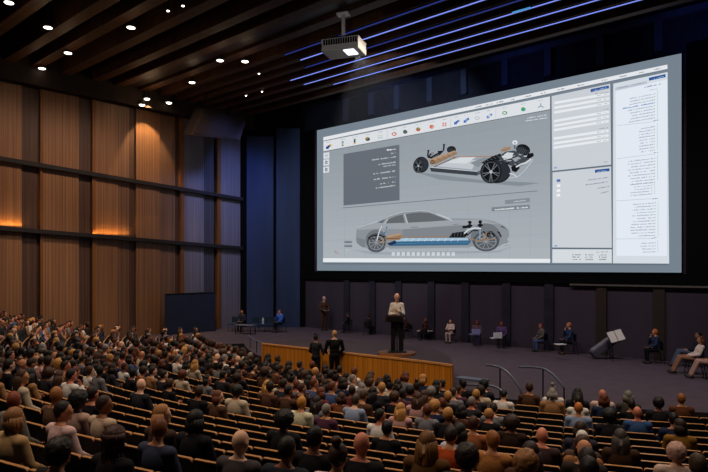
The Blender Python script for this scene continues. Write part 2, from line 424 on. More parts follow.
class Pic:
    def __init__(s, name): s.bm = bmesh.new(); s.mats = []; s.name = name; s.n = 0
    def mi(s, h):
        if h not in s.mats: s.mats.append(h)
        return s.mats.index(h)
    def poly(s, pts, h, lay):
        vs = [s.bm.verts.new(S(x, y, lay+s.n*.004)) for x, y in pts]; s.n += 1
        try:
            f = s.bm.faces.new(vs); f.material_index = s.mi(h)
        except ValueError: pass
    def ell(s, c, rx, ry, h, lay, rot=0, n=24):
        cr, sr = math.cos(rot), math.sin(rot)
        s.poly([(c[0]+rx*math.cos(a)*cr-ry*math.sin(a)*sr, c[1]+rx*math.cos(a)*sr+ry*math.sin(a)*cr) for a in (2*PI*k/n for k in range(n))], h, lay)
    def line(s, a, b, w, h, lay):
        dx, dy = b[0]-a[0], b[1]-a[1]; L = math.hypot(dx, dy) or 1; nx, ny = -dy/L*w/2, dx/L*w/2
        s.poly([(a[0]+nx, a[1]+ny), (b[0]+nx, b[1]+ny), (b[0]-nx, b[1]-ny), (a[0]-nx, a[1]-ny)], h, lay)
    def pline(s, pts, w, h, lay):
        for a, b in zip(pts, pts[1:]): s.line(a, b, w, h, lay)
    def text(s, x0, x1, y0, y1, h, size, lay, rng):
        """small illegible mirrored lettering: rows of short strokes along the line x0,y0 - x1,y1"""
        x = x0
        while x < x1-.3:
            w = rng.uniform(.45, 1.0)*size
            t = (x-x0)/(x1-x0); y = y0+(y1-y0)*t; hh = size*rng.choice((.55, .7, .95))
            if rng.random() > .16: s.poly([(x, y), (x, y-hh), (min(x+w*.75, x1), y-hh+.0), (min(x+w*.75, x1), y)], h, lay)
            x += w
    def build(s, parent=screen):
        o = bm_obj(s.name, s.bm, [E(h) for h in s.mats], parent)
        return o
rg = random.Random(3)
lerp = lambda a, b, t: a+(b-a)*t
# backing slab with real thickness, then the picture on it
bm = bmesh.new(); box(bm, (SX0-.03, .002, SZ0-.03), (SX1+.03, .06, SZ1+.03)); bm_obj('screen_frame', bm, M_black, screen)
p = Pic('display'); p.poly([(316, 131), (680, 53), (683, 272), (318, 271)], '#75828e', 0)
# work area: vertical shading of the application's own grey background
TL, TR, BR, BL = (322.5, 152), (549.5, 110), (551.5, 258.6), (324, 258.6)
K = 14; cols_top = (150, 158, 165); cols_bot = (176, 183, 189)
for k in range(K):
    t0, t1 = k/K, (k+1)/K; q = math.sin(PI*min(1, (t0+.04)))
    c = [int(lerp(a, b, .25+.75*t0)) for a, b in zip((140, 149, 156), (172, 179, 185))]
    L = lambda t: (lerp(TL[0], BL[0], t), lerp(TL[1], BL[1], t)); R_ = lambda t: (lerp(TR[0], BR[0], t), lerp(TR[1], BR[1], t))
    p.poly([L(t0), R_(t0), R_(t1), L(t1)], '#%02x%02x%02x' % tuple(c), 1)
for k in range(1, 11):   # faint drawing grid
    x = lerp(324, 551, k/11); yt = lerp(152, 110, (x-322.5)/227)
    p.line((x, yt), (x+.8, 258.6), .35, '#9aa3ab', 1.3)
for k in range(1, 6):
    t = k/6; p.line((lerp(TL[0], BL[0], t), lerp(TL[1], BL[1], t)), (lerp(TR[0], BR[0], t), lerp(TR[1], BR[1], t)), .3, '#9aa3ab', 1.3)
p.poly([(324, 258.6), (551.5, 258.6), (551.7, 262.6), (324, 262.6)], '#e4e8ec', 1.5)
p.line((324, 264.2), (670, 264.2), 1, '#5f6a75', 1.4)
p.line((343, 208.4), (538, 190.8), .7, '#6d757d', 1.6)
p.build()

p = Pic('toolbar')
p.poly([(322.5, 137.8), (666, 64.3), (666.3, 68.6), (322.5, 141.3)], '#e3e6ea', 1)
p.line((322.5, 141.6), (666.3, 69.4), .6, '#6a747e', 1.2)
p.poly([(322.7, 142), (549, 96.4), (549.2, 109.2), (322.8, 151.9)], '#dcdfe3', 1.1)
p.line((322.8, 152.2), (549.2, 109.5), .6, '#59626c', 1.3)
for x in (656, 640, 622, 603, 580, 560, 541, 527, 512, 499, 488, 478):
    y = lerp(139.6, 66.4, (x-322.5)/343.5); p.text(x-3.5, x+3.5, y+1.5, y+.0, '#7d858d', 1.3, 2, rg)
def bar_y(x, t): return lerp(lerp(142, 96.4, (x-322.7)/226.4), lerp(151.9, 109.2, (x-322.7)/226.4), t)
icons = {328: ('#1d3f7a', '#1d3f7a', '#d8a33c'), 342: ('#4b97c2', '#e1b75a', '#3e8f9b'), 354: ('#2e6f52', '#27405c', '#c19a3b'), 367: ('#33573a', '#a98430', '#27405c'),
         380: ('#c9d3b9', '#a8c9cf', '#d9c59e'), 393.5: ('#c55a4b', '#dcdfe3', '#c55a4b'), 404.5: ('#44785a', '#2f5b6b', '#7d463c'), 417.5: ('#b96a4a', '#6a8f4e', '#c55a4b'),
         431: ('#cc7059', '#cc7059', '#d9a08f'), 444: ('#d28a80', '#d28a80', '#c8b3b0'), 456: ('#3b66b0', '#3b66b0', '#6f8fc9'), 465.5: ('#3b66b0', '#7a96c8', '#3b66b0'),
         476.5: ('#b9bfc6', '#dcdfe3', '#b9bfc6'), 488.5: ('#5c86cc', '#c5cad0', '#5c86cc'), 504: ('#4d9a63', '#dcdfe3', '#6b7a70'), 522.5: ('#3f9a58', '#3f9a58', '#4aa0b4'), 540: ('#3d8a93', '#58707f', '#3d8a93')}
for x, (c1, c2, c3) in icons.items():
    yc = bar_y(x, .62); r = 2.0
    if x in (393.5, 504, 476.5):
        p.ell((x, yc), 2.5, 1.8, c1, 2); p.ell((x, yc), 1.6, 1.0, c2, 2.3)
        p.ell((x+1.4, yc-.6), .6, .5, c3, 2.5)
    elif x == 540:
        for a in (-1.57, .5, 2.6): p.line((x, yc), (x+3.4*math.cos(a), yc+2.8*math.sin(a)), .7, c1 if a > 0 else c2, 2)
    elif x in (342, 354):
        p.poly([(x-.9, yc-2.6), (x+.9, yc-2.8), (x+.9, yc-.6), (x-.9, yc-.5)], c1, 2); p.poly([(x-.9, yc-.5), (x+.9, yc-.6), (x+.9, yc+.8), (x-.9, yc+.9)], c2, 2); p.poly([(x-.9, yc+.9), (x+.9, yc+.8), (x+.9, yc+2.2), (x-.9, yc+2.3)], c3, 2)
    elif x in (456, 465.5, 488.5, 328):
        p.poly([(x-2.6, yc+.1), (x+.2, yc-.4), (x+.2, yc+2.2), (x-2.6, yc+2.6)], c1, 2); p.poly([(x+.4, yc-2), (x+2.8, yc-2.4), (x+2.8, yc-.2), (x+.4, yc+.3)], c3, 2); p.poly([(x-1, yc-1), (x+1.4, yc-1.4), (x+1.2, yc+.8), (x-1, yc+1.2)], c2, 2.4)
    elif x in (380, 444):
        for i in (-1.5, .9):
            p.poly([(x+i-.9, yc-1.6), (x+i+.8, yc-1.9), (x+i+.8, yc-.3), (x+i-.9, yc)], c1, 2); p.poly([(x+i-.9, yc+.4), (x+i+.8, yc+.1), (x+i+.8, yc+1.8), (x+i-.9, yc+2)], c2, 2)
    else:
        p.ell((x, yc), 2.3, 1.9, c1, 2); p.poly([(x-2, yc-1.6), (x+.5, yc-2.2), (x+1, yc), (x-1, yc+.4)], c2, 2.3); p.ell((x+.9, yc+.5), 1.1, 1, c3, 2.4)
    p.text(x-2.4, x+2.4, bar_y(x, .2)+.5, bar_y(x, .2)-.4, '#a3a9af', .8, 2, rg)
for x in (386.5, 450, 495): p.line((x, bar_y(x, .1)), (x, bar_y(x, .92)), .35, '#b4bac0', 1.6)
for i, y in enumerate((153.2, 160, 167.2)):     # three square tools at the left edge
    p.poly([(323, y+.5), (328.8, y-.5), (329, y+5.6), (323.1, y+6.4)], '#d7dbe0', 2)
    if i: p.ell((326, y+2.9), 1.3, 1.7, '#51617a', 2.4); p.ell((326, y+2.9), .6, .7, '#d7dbe0', 2.6)
    else: p.poly([(324.6, y+1.9), (327.6, y+1.4), (327.6, y+4), (324.6, y+4.4)], '#bcc3ca', 2.4)
p.build()

p = Pic('text_panel')
p.poly([(343, 154.6), (398.8, 145), (399.8, 200.6), (343.7, 206)], '#666c75', 2)
for x0, y, c, s_ in ((386.5, 149.9, '#f0f2f4', 1.7), (390, 153.6, '#c9cdd2', 1.2), (371.5, 157.6, '#c9cdd2', 1.3), (377, 163, '#c9cdd2', 1.3), (383, 165.5, '#c9cdd2', 1.2), (373.2, 171.7, '#d3d7db', 1.3), (373.5, 177.4, '#d3d7db', 1.3), (380, 182.6, '#c9cdd2', 1.2), (376, 186.2, '#d3d7db', 1.2)):
    p.text(x0, 395.4, y+(395.4-x0)*.14, y, c, s_, 3, rg)
p.build()

p = Pic('side_panel')     # middle column of property fields
p.poly([(550.6, 96.2), (609.2, 83.6), (611.2, 164.4), (552.4, 170.8)], '#c9ced4', 2)
p.poly([(552.6, 172.4), (611.5, 166.1), (613, 247.4), (553.4, 247.2)], '#cbd0d6', 2)
p.poly([(553.5, 249), (613, 249), (613.3, 262.6), (553.6, 262.6)], '#d5dadf', 2)
for a, b in (((549.8, 96), (552, 262.6)), ((609.8, 83.5), (613.8, 262.6)), ((552.4, 171.4), (611.4, 165.2)), ((553.4, 248.2), (613, 248.2))): p.line(a, b, .9, '#5d6873', 2.4)
p.poly([(589.6, 89.2), (607.8, 85.4), (608, 88.2), (589.7, 92.2)], '#2d5594', 3); p.text(592, 605.5, 91.2, 88.2, '#a9bddc', 1.1, 3.4, rg)
p.poly([(595, 169.7), (609.6, 168), (609.7, 170.9), (595.1, 172.6)], '#2d5594', 3); p.text(597.5, 607.5, 172, 170.9, '#a9bddc', 1.1, 3.4, rg)
for yl, yr in ((132, 88), (155, 110), (177, 132), (218, 173), (240, 195), (260, 217), (300, 262), (323, 284), (343, 305)):
    y0, y1 = 75+yl/4.725, 75+yr/4.725
    p.poly([(553.4, y0-1.1), (608.2, y1-1.2), (608.4, y1+1.3), (553.5, y0+1.3)], '#e6eaef', 3)
    p.text(596, 600.8, lerp(y0, y1, .8)+.5, lerp(y0, y1, .86)+.5, '#9aa2ab', .9, 3.4, rg); p.text(603, 606.5, y1+1.4, y1+.8, '#9aa2ab', .9, 3.4, rg)
for x0, y in ((594, 93), (602.5, 109.2), (598.5, 128)): p.text(x0, 608, y+.8, y, '#8b939c', 1.0, 3, rg)
p.text(603, 608.5, 162.3, 161.8, '#8b939c', .9, 3, rg)
p.poly([(554, 167), (557, 166.7), (557, 168.4), (554, 168.7)], '#8fa6c8', 3)
for x0, y in ((588, 178.5), (586, 183), (598, 187.6), (600.5, 192.6)): p.text(x0, 609.7, y-(609.7-x0)*-.09, y-1.2, '#7e8791', 1.2, 3, rg)
for y, c in ((180.4, '#4a6fa8'), (185.5, '#eef1f4'), (190.4, '#eef1f4'), (195, '#eef1f4')): p.poly([(557, y-1), (560.6, y-1.3), (560.7, y+1.2), (557, y+1.5)], c, 3)
p.poly([(555.6, 244.8), (558.4, 244.8), (558.4, 246.4), (555.6, 246.4)], '#8fa6c8', 3)
p.text(597.5, 609, 252.2, 251.8, '#8b939c', 1, 3, rg)
for x in (573.8, 586.5, 599.8):
    for y in (255, 257.3, 259.7): p.text(x, x+8.4, y, y, '#7b848d', 1.3, 3, rg)
p.build()

p = Pic('list_panel')     # right column
p.poly([(612.2, 83.6), (666.4, 71.8), (670.6, 263), (614.2, 262.8)], '#d3dae2', 2)
p.poly([(614.6, 91.2), (666, 79.2), (668.2, 255.4), (617.8, 255.4)], '#e2e9f2', 2.5)
p.poly([(614.2, 87.6), (646, 80.7), (646, 83.6), (614.3, 90.4)], '#bcc5cf', 3); p.text(617, 627, 88.4, 86.4, '#8f99a4', 1, 3.4, rg); p.text(631, 643, 85.3, 82.8, '#8f99a4', 1, 3.4, rg)
p.poly([(647.8, 77.6), (664.4, 73.8), (664.5, 77), (647.9, 80.6)], '#2d5594', 3); p.text(653, 662.5, 79, 76.6, '#a9bddc', 1.2, 3.4, rg)
p.text(643.5, 659.5, 87.6, 84.2, '#5d78a0', 1.3, 3, rg)
p.text(648, 656.5, 90.4, 88.6, '#a9b2be', .9, 3, rg)
y = 93.8; yy = []
for k in range(9): yy.append((653.0, y+k*3.0, 627+rg.uniform(0, 5), k == 3))
for k in range(9): yy.append((653.2, 126.5+k*2.95, 638.5+rg.uniform(0, 2), False))
for k in range(9): yy.append((654, 158.2+k*3.0, 628+rg.uniform(0, 5), False))
for k in range(5): yy.append((651.5, 182.4+k*2.8, 629.5+rg.uniform(0, 8), False))
for k in range(12): yy.append((655, 202.6+k*2.95, 630.5+rg.uniform(0, 9), False))
for k in range(4): yy.append((655.5, 242.6+k*2.95, 640+rg.uniform(0, 4), False))
for xr, y, xl, hi in yy:
    sl = .2*(1-(y-93)/170)
    if hi: xl = 622; 
    p.text(xl, xr, y+(xr-xl)*sl+.4, y+.4, '#5f86bd' if hi else '#98a4b4', 1.15 if not hi else 1.4, 3, rg)
    p.ell((xr+.9, y-.3), .45, .55, '#7fae6a', 3)
for y0, y1 in ((125.6, 121.4), (158.6, 153.6), (200.6, 198.2), (238.7, 238)): p.line((617, y0), (655, y1), .35, '#aab4c2', 3)
for y in (120.2, 152.4, 198.4, 237.4): p.text(653, 658.6, y+.6, y, '#7f8da3', 1, 3, rg)
for x, y0, y1 in ((656.8, 90, 119), (657, 123, 149), (657.6, 154.5, 180), (655, 181, 194), (658.8, 201, 236), (659, 240, 252.5)): p.line((x, y0), (x+.5, y1), .35, '#aab4c2', 3)
p.build()

# ---- the rolling chassis drawing
p = Pic('chassis_drawing')
BLK, DK, MID, SIL, LT, CU, CUL, CUD = '#17191d', '#2b2f35', '#5b6269', '#9aa1a8', '#ced3d8', '#98795e', '#b09275', '#5f4a38'
p.poly([(414, 172), (480, 180), (540, 183), (520, 186), (440, 180)], '#848c94', 2)
p.ell((451, 149.9), 4.6, 3.6, BLK, 2.2); p.ell((450.2, 150.3), 2.8, 2.4, DK, 2.3)
p.poly([(429.7, 167.2), (458, 154.3), (494, 155.2), (482, 171.4), (477, 171.8)], SIL, 2.4)
p.poly([(436, 166.4), (452, 159), (476, 160.2), (472, 169.6)], '#bfc5ca', 2.5); p.poly([(446, 163), (462, 156.4), (476, 157), (466, 163.8)], '#d3d8dc', 2.55)
p.poly([(470, 163), (484, 157.5), (489, 158), (478, 167.5)], '#848b92', 2.55)
p.line((452, 157.2), (493, 156.4), .9, '#a57f66', 2.6); p.line((434, 167.2), (455, 157.6), .8, CUD, 2.6)
p.poly([(429.7, 167.8), (477.2, 171.8), (477.2, 175.8), (431, 171.8)], '#3a3f46', 2.6); p.poly([(477.2, 171.8), (483, 169.8), (482, 173.4), (477.2, 175.8)], '#565c63', 2.6)
p.line((430, 167.6), (477.2, 171.6), .5, '#d7dbdf', 2.7)
for a, b in (((427.4, 155), (428, 151)), ((443.2, 148.6), (443.6, 145))): p.line((a[0], a[1]+2), b, 1.6, BLK, 2.7); p.ell(b, 1.2, .9, DK, 2.75)
p.poly([(427, 158), (430, 153.6), (438, 151.2), (444, 150.6), (440, 155), (431, 159)], BLK, 2.7)
p.line((430, 156.6), (437.5, 152.4), 1.0, SIL, 2.8); p.line((431, 154.4), (437, 151.8), .5, LT, 2.8); p.line((432.5, 157.8), (439, 154.4), .6, MID, 2.8)
p.poly([(428.6, 160.4), (454.6, 150.8), (457.2, 153.8), (435.6, 164.6), (430.6, 164.6)], CU, 2.9)
p.poly([(428.8, 160), (454.4, 150.6), (455, 152.4), (430, 162.2)], CUL, 3)
for k in range(5):
    t = k/5+.1; p.line((lerp(429, 454.6, t), lerp(161, 151.2, t)), (lerp(434, 457, t), lerp(164.6, 153.8, t)), .35, CUD, 3.1)
p.ell((432.2, 162.4), 2.2, 2.3, CUD, 3.1); p.ell((432.2, 162.4), 1.4, 1.5, '#8d6848', 3.15)
def wheel(c, rx, ry, face, frx, fry, spokes, rot=0):
    p.ell(c, rx, ry, BLK, 3.2, rot, 32); p.ell((c[0]+rx*.18, c[1]-ry*.05), rx*.78, ry*.9, DK, 3.25, rot, 28)
    p.ell(face, frx*1.14, fry*1.1, BLK, 3.28, rot, 30); p.ell(face, frx, fry, '#3f4449', 3.3, rot, 30); p.ell(face, frx*.88, fry*.88, '#121417', 3.34, rot, 30)
    for k in range(spokes):
        a = 2*PI*k/spokes+.3
        for da in (-.16, .16):
            p.line((face[0]+frx*.12*math.cos(a), face[1]+fry*.12*math.sin(a)), (face[0]+frx*.9*math.cos(a+da), face[1]+fry*.9*math.sin(a+da)), max(.35, frx*.08), '#70777e', 3.4)
    p.ell(face, frx*.17, fry*.17, '#b4bac0', 3.5, rot, 12)
wheel((421.2, 165), 7.4, 8.0, (418.2, 166.2), 4.6, 6.4, 5)
p.poly([(481, 163), (492, 156.4), (500, 153.6), (503, 158), (497, 163), (486, 164.6)], BLK, 3.0)
for k in range(5): p.line((484+k*3, 161.8-k*1.6), (487+k*3, 163.6-k*1.6), .5, MID, 3.05)
p.ell((522.8, 149.9), 7.2, 5.6, BLK, 3.0, .25); p.ell((521, 150.8), 5.0, 4.4, DK, 3.05, .25)
for k in range(7): p.line((515+k*2, 146.6+k*.5), (517.6+k*2, 153+k*.3), .4, '#555b61', 3.1)
p.poly([(498, 158), (505, 151.8), (514, 150.6), (523, 155), (531, 156), (527, 163), (517, 168), (506, 164)], '#42474d', 3.1)
p.poly([(501.5, 156.4), (507, 152.4), (513.5, 153), (512, 158), (504, 160)], LT, 3.3); p.poly([(512, 158.8), (518, 156.6), (521, 158.6), (515, 162)], SIL, 3.3)
for q in range(26):
    a = rg.uniform(499, 527); b = rg.uniform(153, 165); p.line((a, b), (a+rg.uniform(1, 4), b+rg.uniform(-1.4, 1.4)), rg.uniform(.5, 1.2), rg.choice((BLK, BLK, MID, SIL, LT)), 3.4+q*.01)
p.poly([(500.5, 149.6), (504, 147.4), (510, 146.6), (510.6, 149), (505, 151.4), (501, 151.6)], CU, 3.6); p.line((501.4, 149.4), (509.8, 147.2), .8, CUL, 3.7)
p.line((514.4, 143.5), (514.4, 149), 1.3, MID, 3.6); p.ell((514.6, 142.6), 2.6, 2.2, '#e2e6ea', 3.7); p.ell((514.6, 142.9), 1.2, 1, SIL, 3.8)
p.poly([(511, 167), (517, 164), (520, 168), (516, 172.4), (512, 171)], BLK, 3.6)
p.poly([(528, 153.6), (533, 152.8), (533.8, 156), (530, 158.4), (526, 157.6)], BLK, 3.6)
p.pline([(516, 167), (521, 164.4), (526.4, 162.6), (531, 159)], 1.6, LT, 3.65)
p.pline([(509, 178.9), (518.2, 177.6), (526, 170.4), (533.4, 159.4)], 1.5, SIL, 3.7); p.pline([(509, 178.2), (518, 176.9), (525.6, 169.8), (533, 159.2)], .5, LT, 3.8)
p.pline([(509.5, 173.6), (514, 174.4), (517, 177.2)], 1.1, LT, 3.7)
wheel((495.8, 171.4), 14.9, 11.8, (491, 172), 9.4, 10.4, 5, .12)
p.text(526.5, 546, 118.6, 115.5, '#dde1e5', 1.2, 3, rg); p.text(525, 546.6, 121.4, 118.2, '#dde1e5', 1.2, 3, rg)
p.build()

# ---- the see-through car drawing
p = Pic('car_drawing')
body = [(357.6, 243.5), (356.6, 238), (357.2, 230.4), (359.2, 227), (367, 224.3), (377, 221.7), (387.5, 216.5), (395, 214), (402.3, 212), (411, 210.8), (420, 210.3), (428, 210.6), (434, 212), (441, 214.8), (452, 218.6),
        (466, 218.6), (481, 218.9), (494.4, 221.2), (504.6, 225.4), (509.6, 230.4), (510, 236), (508, 239.5), (510.6, 243), (508, 245.4), (502, 246), (471, 246.5), (390, 247.6), (369, 248.4), (363, 247.5)]
p.poly([(352, 250), (380, 252.5), (500, 250.5), (514, 246), (500, 252.4), (420, 255), (372, 254.6)], '#9aa2aa', 2)
p.ell((377, 243), 10.6, 9.8, '#5c6167', 2.1); p.ell((487, 241.5), 13.4, 9.9, '#5c6167', 2.1)
p.poly(body, '#8a9096', 2.3)
p.poly([(359.2, 227), (377, 221.9), (404, 223.6), (452, 220), (481, 219.4), (500, 224), (478, 224.5), (452, 225.5), (405, 229.5), (376, 229), (358.4, 230.5)], '#9ba1a6', 2.4)
p.poly([(403, 229.5), (462, 225.5), (470, 232), (466, 238), (404, 239.5)], '#7e848a', 2.42)
p.poly([(357, 238), (366, 240), (366, 247.8), (362.8, 247.4), (357.6, 243.5)], '#7b8187', 2.42)
p.pline([(358, 228), (372, 223.6), (380, 221.2), (389, 216.6), (402.4, 212.4), (420, 210.8), (428, 211.2), (441, 215.2), (451, 218.8)], .8, '#b9bec2', 2.5)
GL = '#62676c'
p.poly([(377.6, 222.8), (385.4, 219), (383.4, 223.4)], GL, 2.6)
p.poly([(386.4, 223.8), (389.4, 219.4), (396, 216.6), (403.2, 214.8), (405.4, 222.9)], GL, 2.6)
p.poly([(406, 214.6), (413, 213.2), (421, 212.6), (430, 213.2), (438, 216.2), (448.6, 220.4), (430, 221.8), (408.8, 222.8)], GL, 2.6)
p.line((405, 214.2), (408, 223.6), 1.3, '#b4b9bd', 2.7); p.line((388.2, 219), (385.2, 224), .9, '#b4b9bd', 2.7); p.pline([(437, 214.4), (449.6, 219.2), (453, 220.8)], .8, '#c3c8cc', 2.7)
p.line((411, 227.6), (419, 227.1), .8, '#787e84', 2.7); p.line((453.5, 224.6), (459.5, 224.2), .5, '#62676c', 2.7)
p.ell((376.8, 240), 10.4, 10.2, '#6e747a', 2.6); p.ell((377.2, 242.6), 9.6, 9.2, '#4d5257', 2.7); p.ell((377.2, 243), 7.8, 7.6, '#80868c', 2.75); p.ell((377.2, 243), 6.8, 6.6, '#585d62', 2.78)
p.ell((486.5, 236.5), 15, 13.2, '#6e747a', 2.6); p.ell((487, 241.4), 13.2, 9.8, '#4d5257', 2.7); p.ell((487, 241.6), 10.8, 8.0, '#80868c', 2.75); p.ell((487, 241.6), 9.4, 6.9, '#585d62', 2.78)
for c, rx, ry in (((377.2, 243), 6.8, 6.6), ((487, 241.6), 9.4, 6.9)):
    for k in range(10): a = 2*PI*k/10; p.line(c, (c[0]+rx*math.cos(a), c[1]+ry*math.sin(a)), .6, '#8f959b', 2.8)
p.poly([(503, 226), (509, 230), (506, 228.6), (501, 226.4)], '#3a3e43', 2.8)
p.pline([(502, 245.6), (507.6, 244), (510.4, 242.6)], .9, '#c0c5ca', 2.8)
# battery, motors, suspension
p.poly([(389, 243.4), (404, 238.8), (470.4, 238.6), (472, 242), (469, 245), (392, 246.2)], '#3a6484', 3)
p.poly([(393, 242), (404, 238.4), (468, 238), (470, 240.4), (402, 241.6)], '#a3bfd2', 3.1)
for k in range(9): p.line((408+k*6.6, 238.3), (405.5+k*6.6, 241.5), .4, '#d8e6f0', 3.2)
p.line((396, 243.8), (470, 242.4), .5, '#4d86b0', 3.2); p.poly([(388, 243.8), (396, 240.6), (398, 243.2), (391, 246)], '#1d3450', 3.2)
p.line((401, 237.6), (450, 236.4), .8, CU, 3.25); p.poly([(390, 247), (471, 245.6), (471, 247.6), (390, 249)], '#8f969d', 2.9)
p.poly([(387, 236.6), (400.6, 233.4), (403.8, 236.4), (400, 240.4), (386.6, 240.4)], CU, 3.4); p.poly([(387.2, 236.4), (400.6, 233.4), (402, 235), (388.4, 238)], CUL, 3.5); p.line((386.8, 239), (401, 238.4), .6, CUD, 3.6)
p.pline([(369, 238.6), (373, 236.4), (380, 235.4), (386, 237)], 1.3, BLK, 3.5); p.pline([(370, 239.4), (377, 239), (384, 241.4)], .9, BLK, 3.5)
p.pline([(382.4, 226.6), (380, 232), (377.6, 241)], 1.0, LT, 3.6); p.pline([(387.6, 226.8), (387, 231), (383, 236)], 1.2, '#4a6f92', 3.6); p.pline([(381, 228), (385.4, 232), (388.6, 228.4)], .8, SIL, 3.65)
p.pline([(377, 244.4), (382.6, 241.6), (388, 242.8)], .8, CU, 3.6); p.pline([(381, 236.6), (384.6, 240), (382, 243)], .7, CUL, 3.6)
p.poly([(449.6, 237.8), (453, 233.2), (459, 232.2), (466, 231.4), (469, 234.2), (466, 237.6)], BLK, 3.5)
for k in range(5): p.line((453+k*3, 232.9-k*.2), (452+k*3.2, 236.6), .4, MID, 3.6)
for x, y in ((470.6, 222.4), (481, 221.8)):
    p.poly([(x-1.1, y+1), (x+1.1, y+1), (x+1, y+7.6), (x-1, y+7.6)], DK, 3.6); p.ell((x, y), 1.9, 1.5, BLK, 3.7); p.ell((x, y+3.4), 2.7, 1.4, BLK, 3.7)
p.poly([(463, 226), (470, 225.4), (471, 227.8), (463.6, 228.6)], BLK, 3.6)
p.pline([(465, 233.6), (469.6, 229.4), (476, 228), (482, 228.6)], 1.5, LT, 3.75); p.pline([(468, 235.6), (473, 230.8), (479, 230.6)], 1.1, BLK, 3.8)
p.pline([(481, 230), (480.8, 239.4)], 1.1, '#7fa6c6', 3.8)
for q in range(16):
    a = rg.uniform(484, 502); p.line((a, rg.uniform(231, 236.8)), (a+rg.uniform(1, 3.4), rg.uniform(231.6, 237.4)), rg.uniform(.6, 1.5), rg.choice((BLK, BLK, DK, CU)), 3.7+q*.01)
p.pline([(470, 238.6), (478, 240.6), (487, 239.6), (497, 238.6)], 1.0, CU, 3.8); p.pline([(484, 233), (487, 237), (482, 239)], .9, CUL, 3.9)
for k in range(13): x = 394.4+k*5.0; p.poly([(x-1.6, 252.4), (x+1.6, 252.3), (x+1.6, 255.9), (x-1.6, 256)], '#ccd2d7', 3)
p.poly([(505.4, 200.2), (530, 197.8), (530.2, 202), (505.6, 204.2)], '#828a92', 2.6); p.text(514, 527.6, 202.2, 200.6, '#c3c9ce', 1.2, 3, rg)
p.poly([(492, 207.4), (530.2, 204.6), (530.4, 208.8), (492.2, 211.4)], '#7b838b', 2.6); p.text(494, 528.4, 210.4, 207.8, '#e3e7ea', 1.5, 3, rg)
for y in (242.4, 246.4): p.poly([(345, y-1.2), (353, y-1.2), (353, y+1.1), (345, y+1.1)], '#80888f', 2.6); p.text(346, 352.4, y+.7, y+.7, '#4f565d', 1, 3, rg)
p.text(346.5, 351.5, 250.6, 250.6, '#c6ccd1', .9, 3, rg); p.line((336, 251), (339.4, 254.4), .5, '#b2605a', 2.6); p.line((336, 251), (336, 254), .4, '#6d757d', 2.6)
p.build()
# ------------------------------------------------------------------ people
M_skin = obj_col_mat('skin', .6, 14, .12, .3)
M_cloth = obj_col_mat('cloth', .85, 22, .25, .15)
M_hair = obj_col_mat('hair', .6, 45, .45, .3)
M_eye = mat('eye', '#14100e', .3); M_mouth = mat('lips', '#7a4238', .6); M_shoe = mat('shoe leather', '#14110f', .5)
def capsule(bm, a, b, ra, rb, seg=12):
    a = Vector(a); b = Vector(b)
    cyl(bm, a, b, ra, rb, seg); ell(bm, a, ra, seg, 8); ell(bm, b, rb, seg, 8)

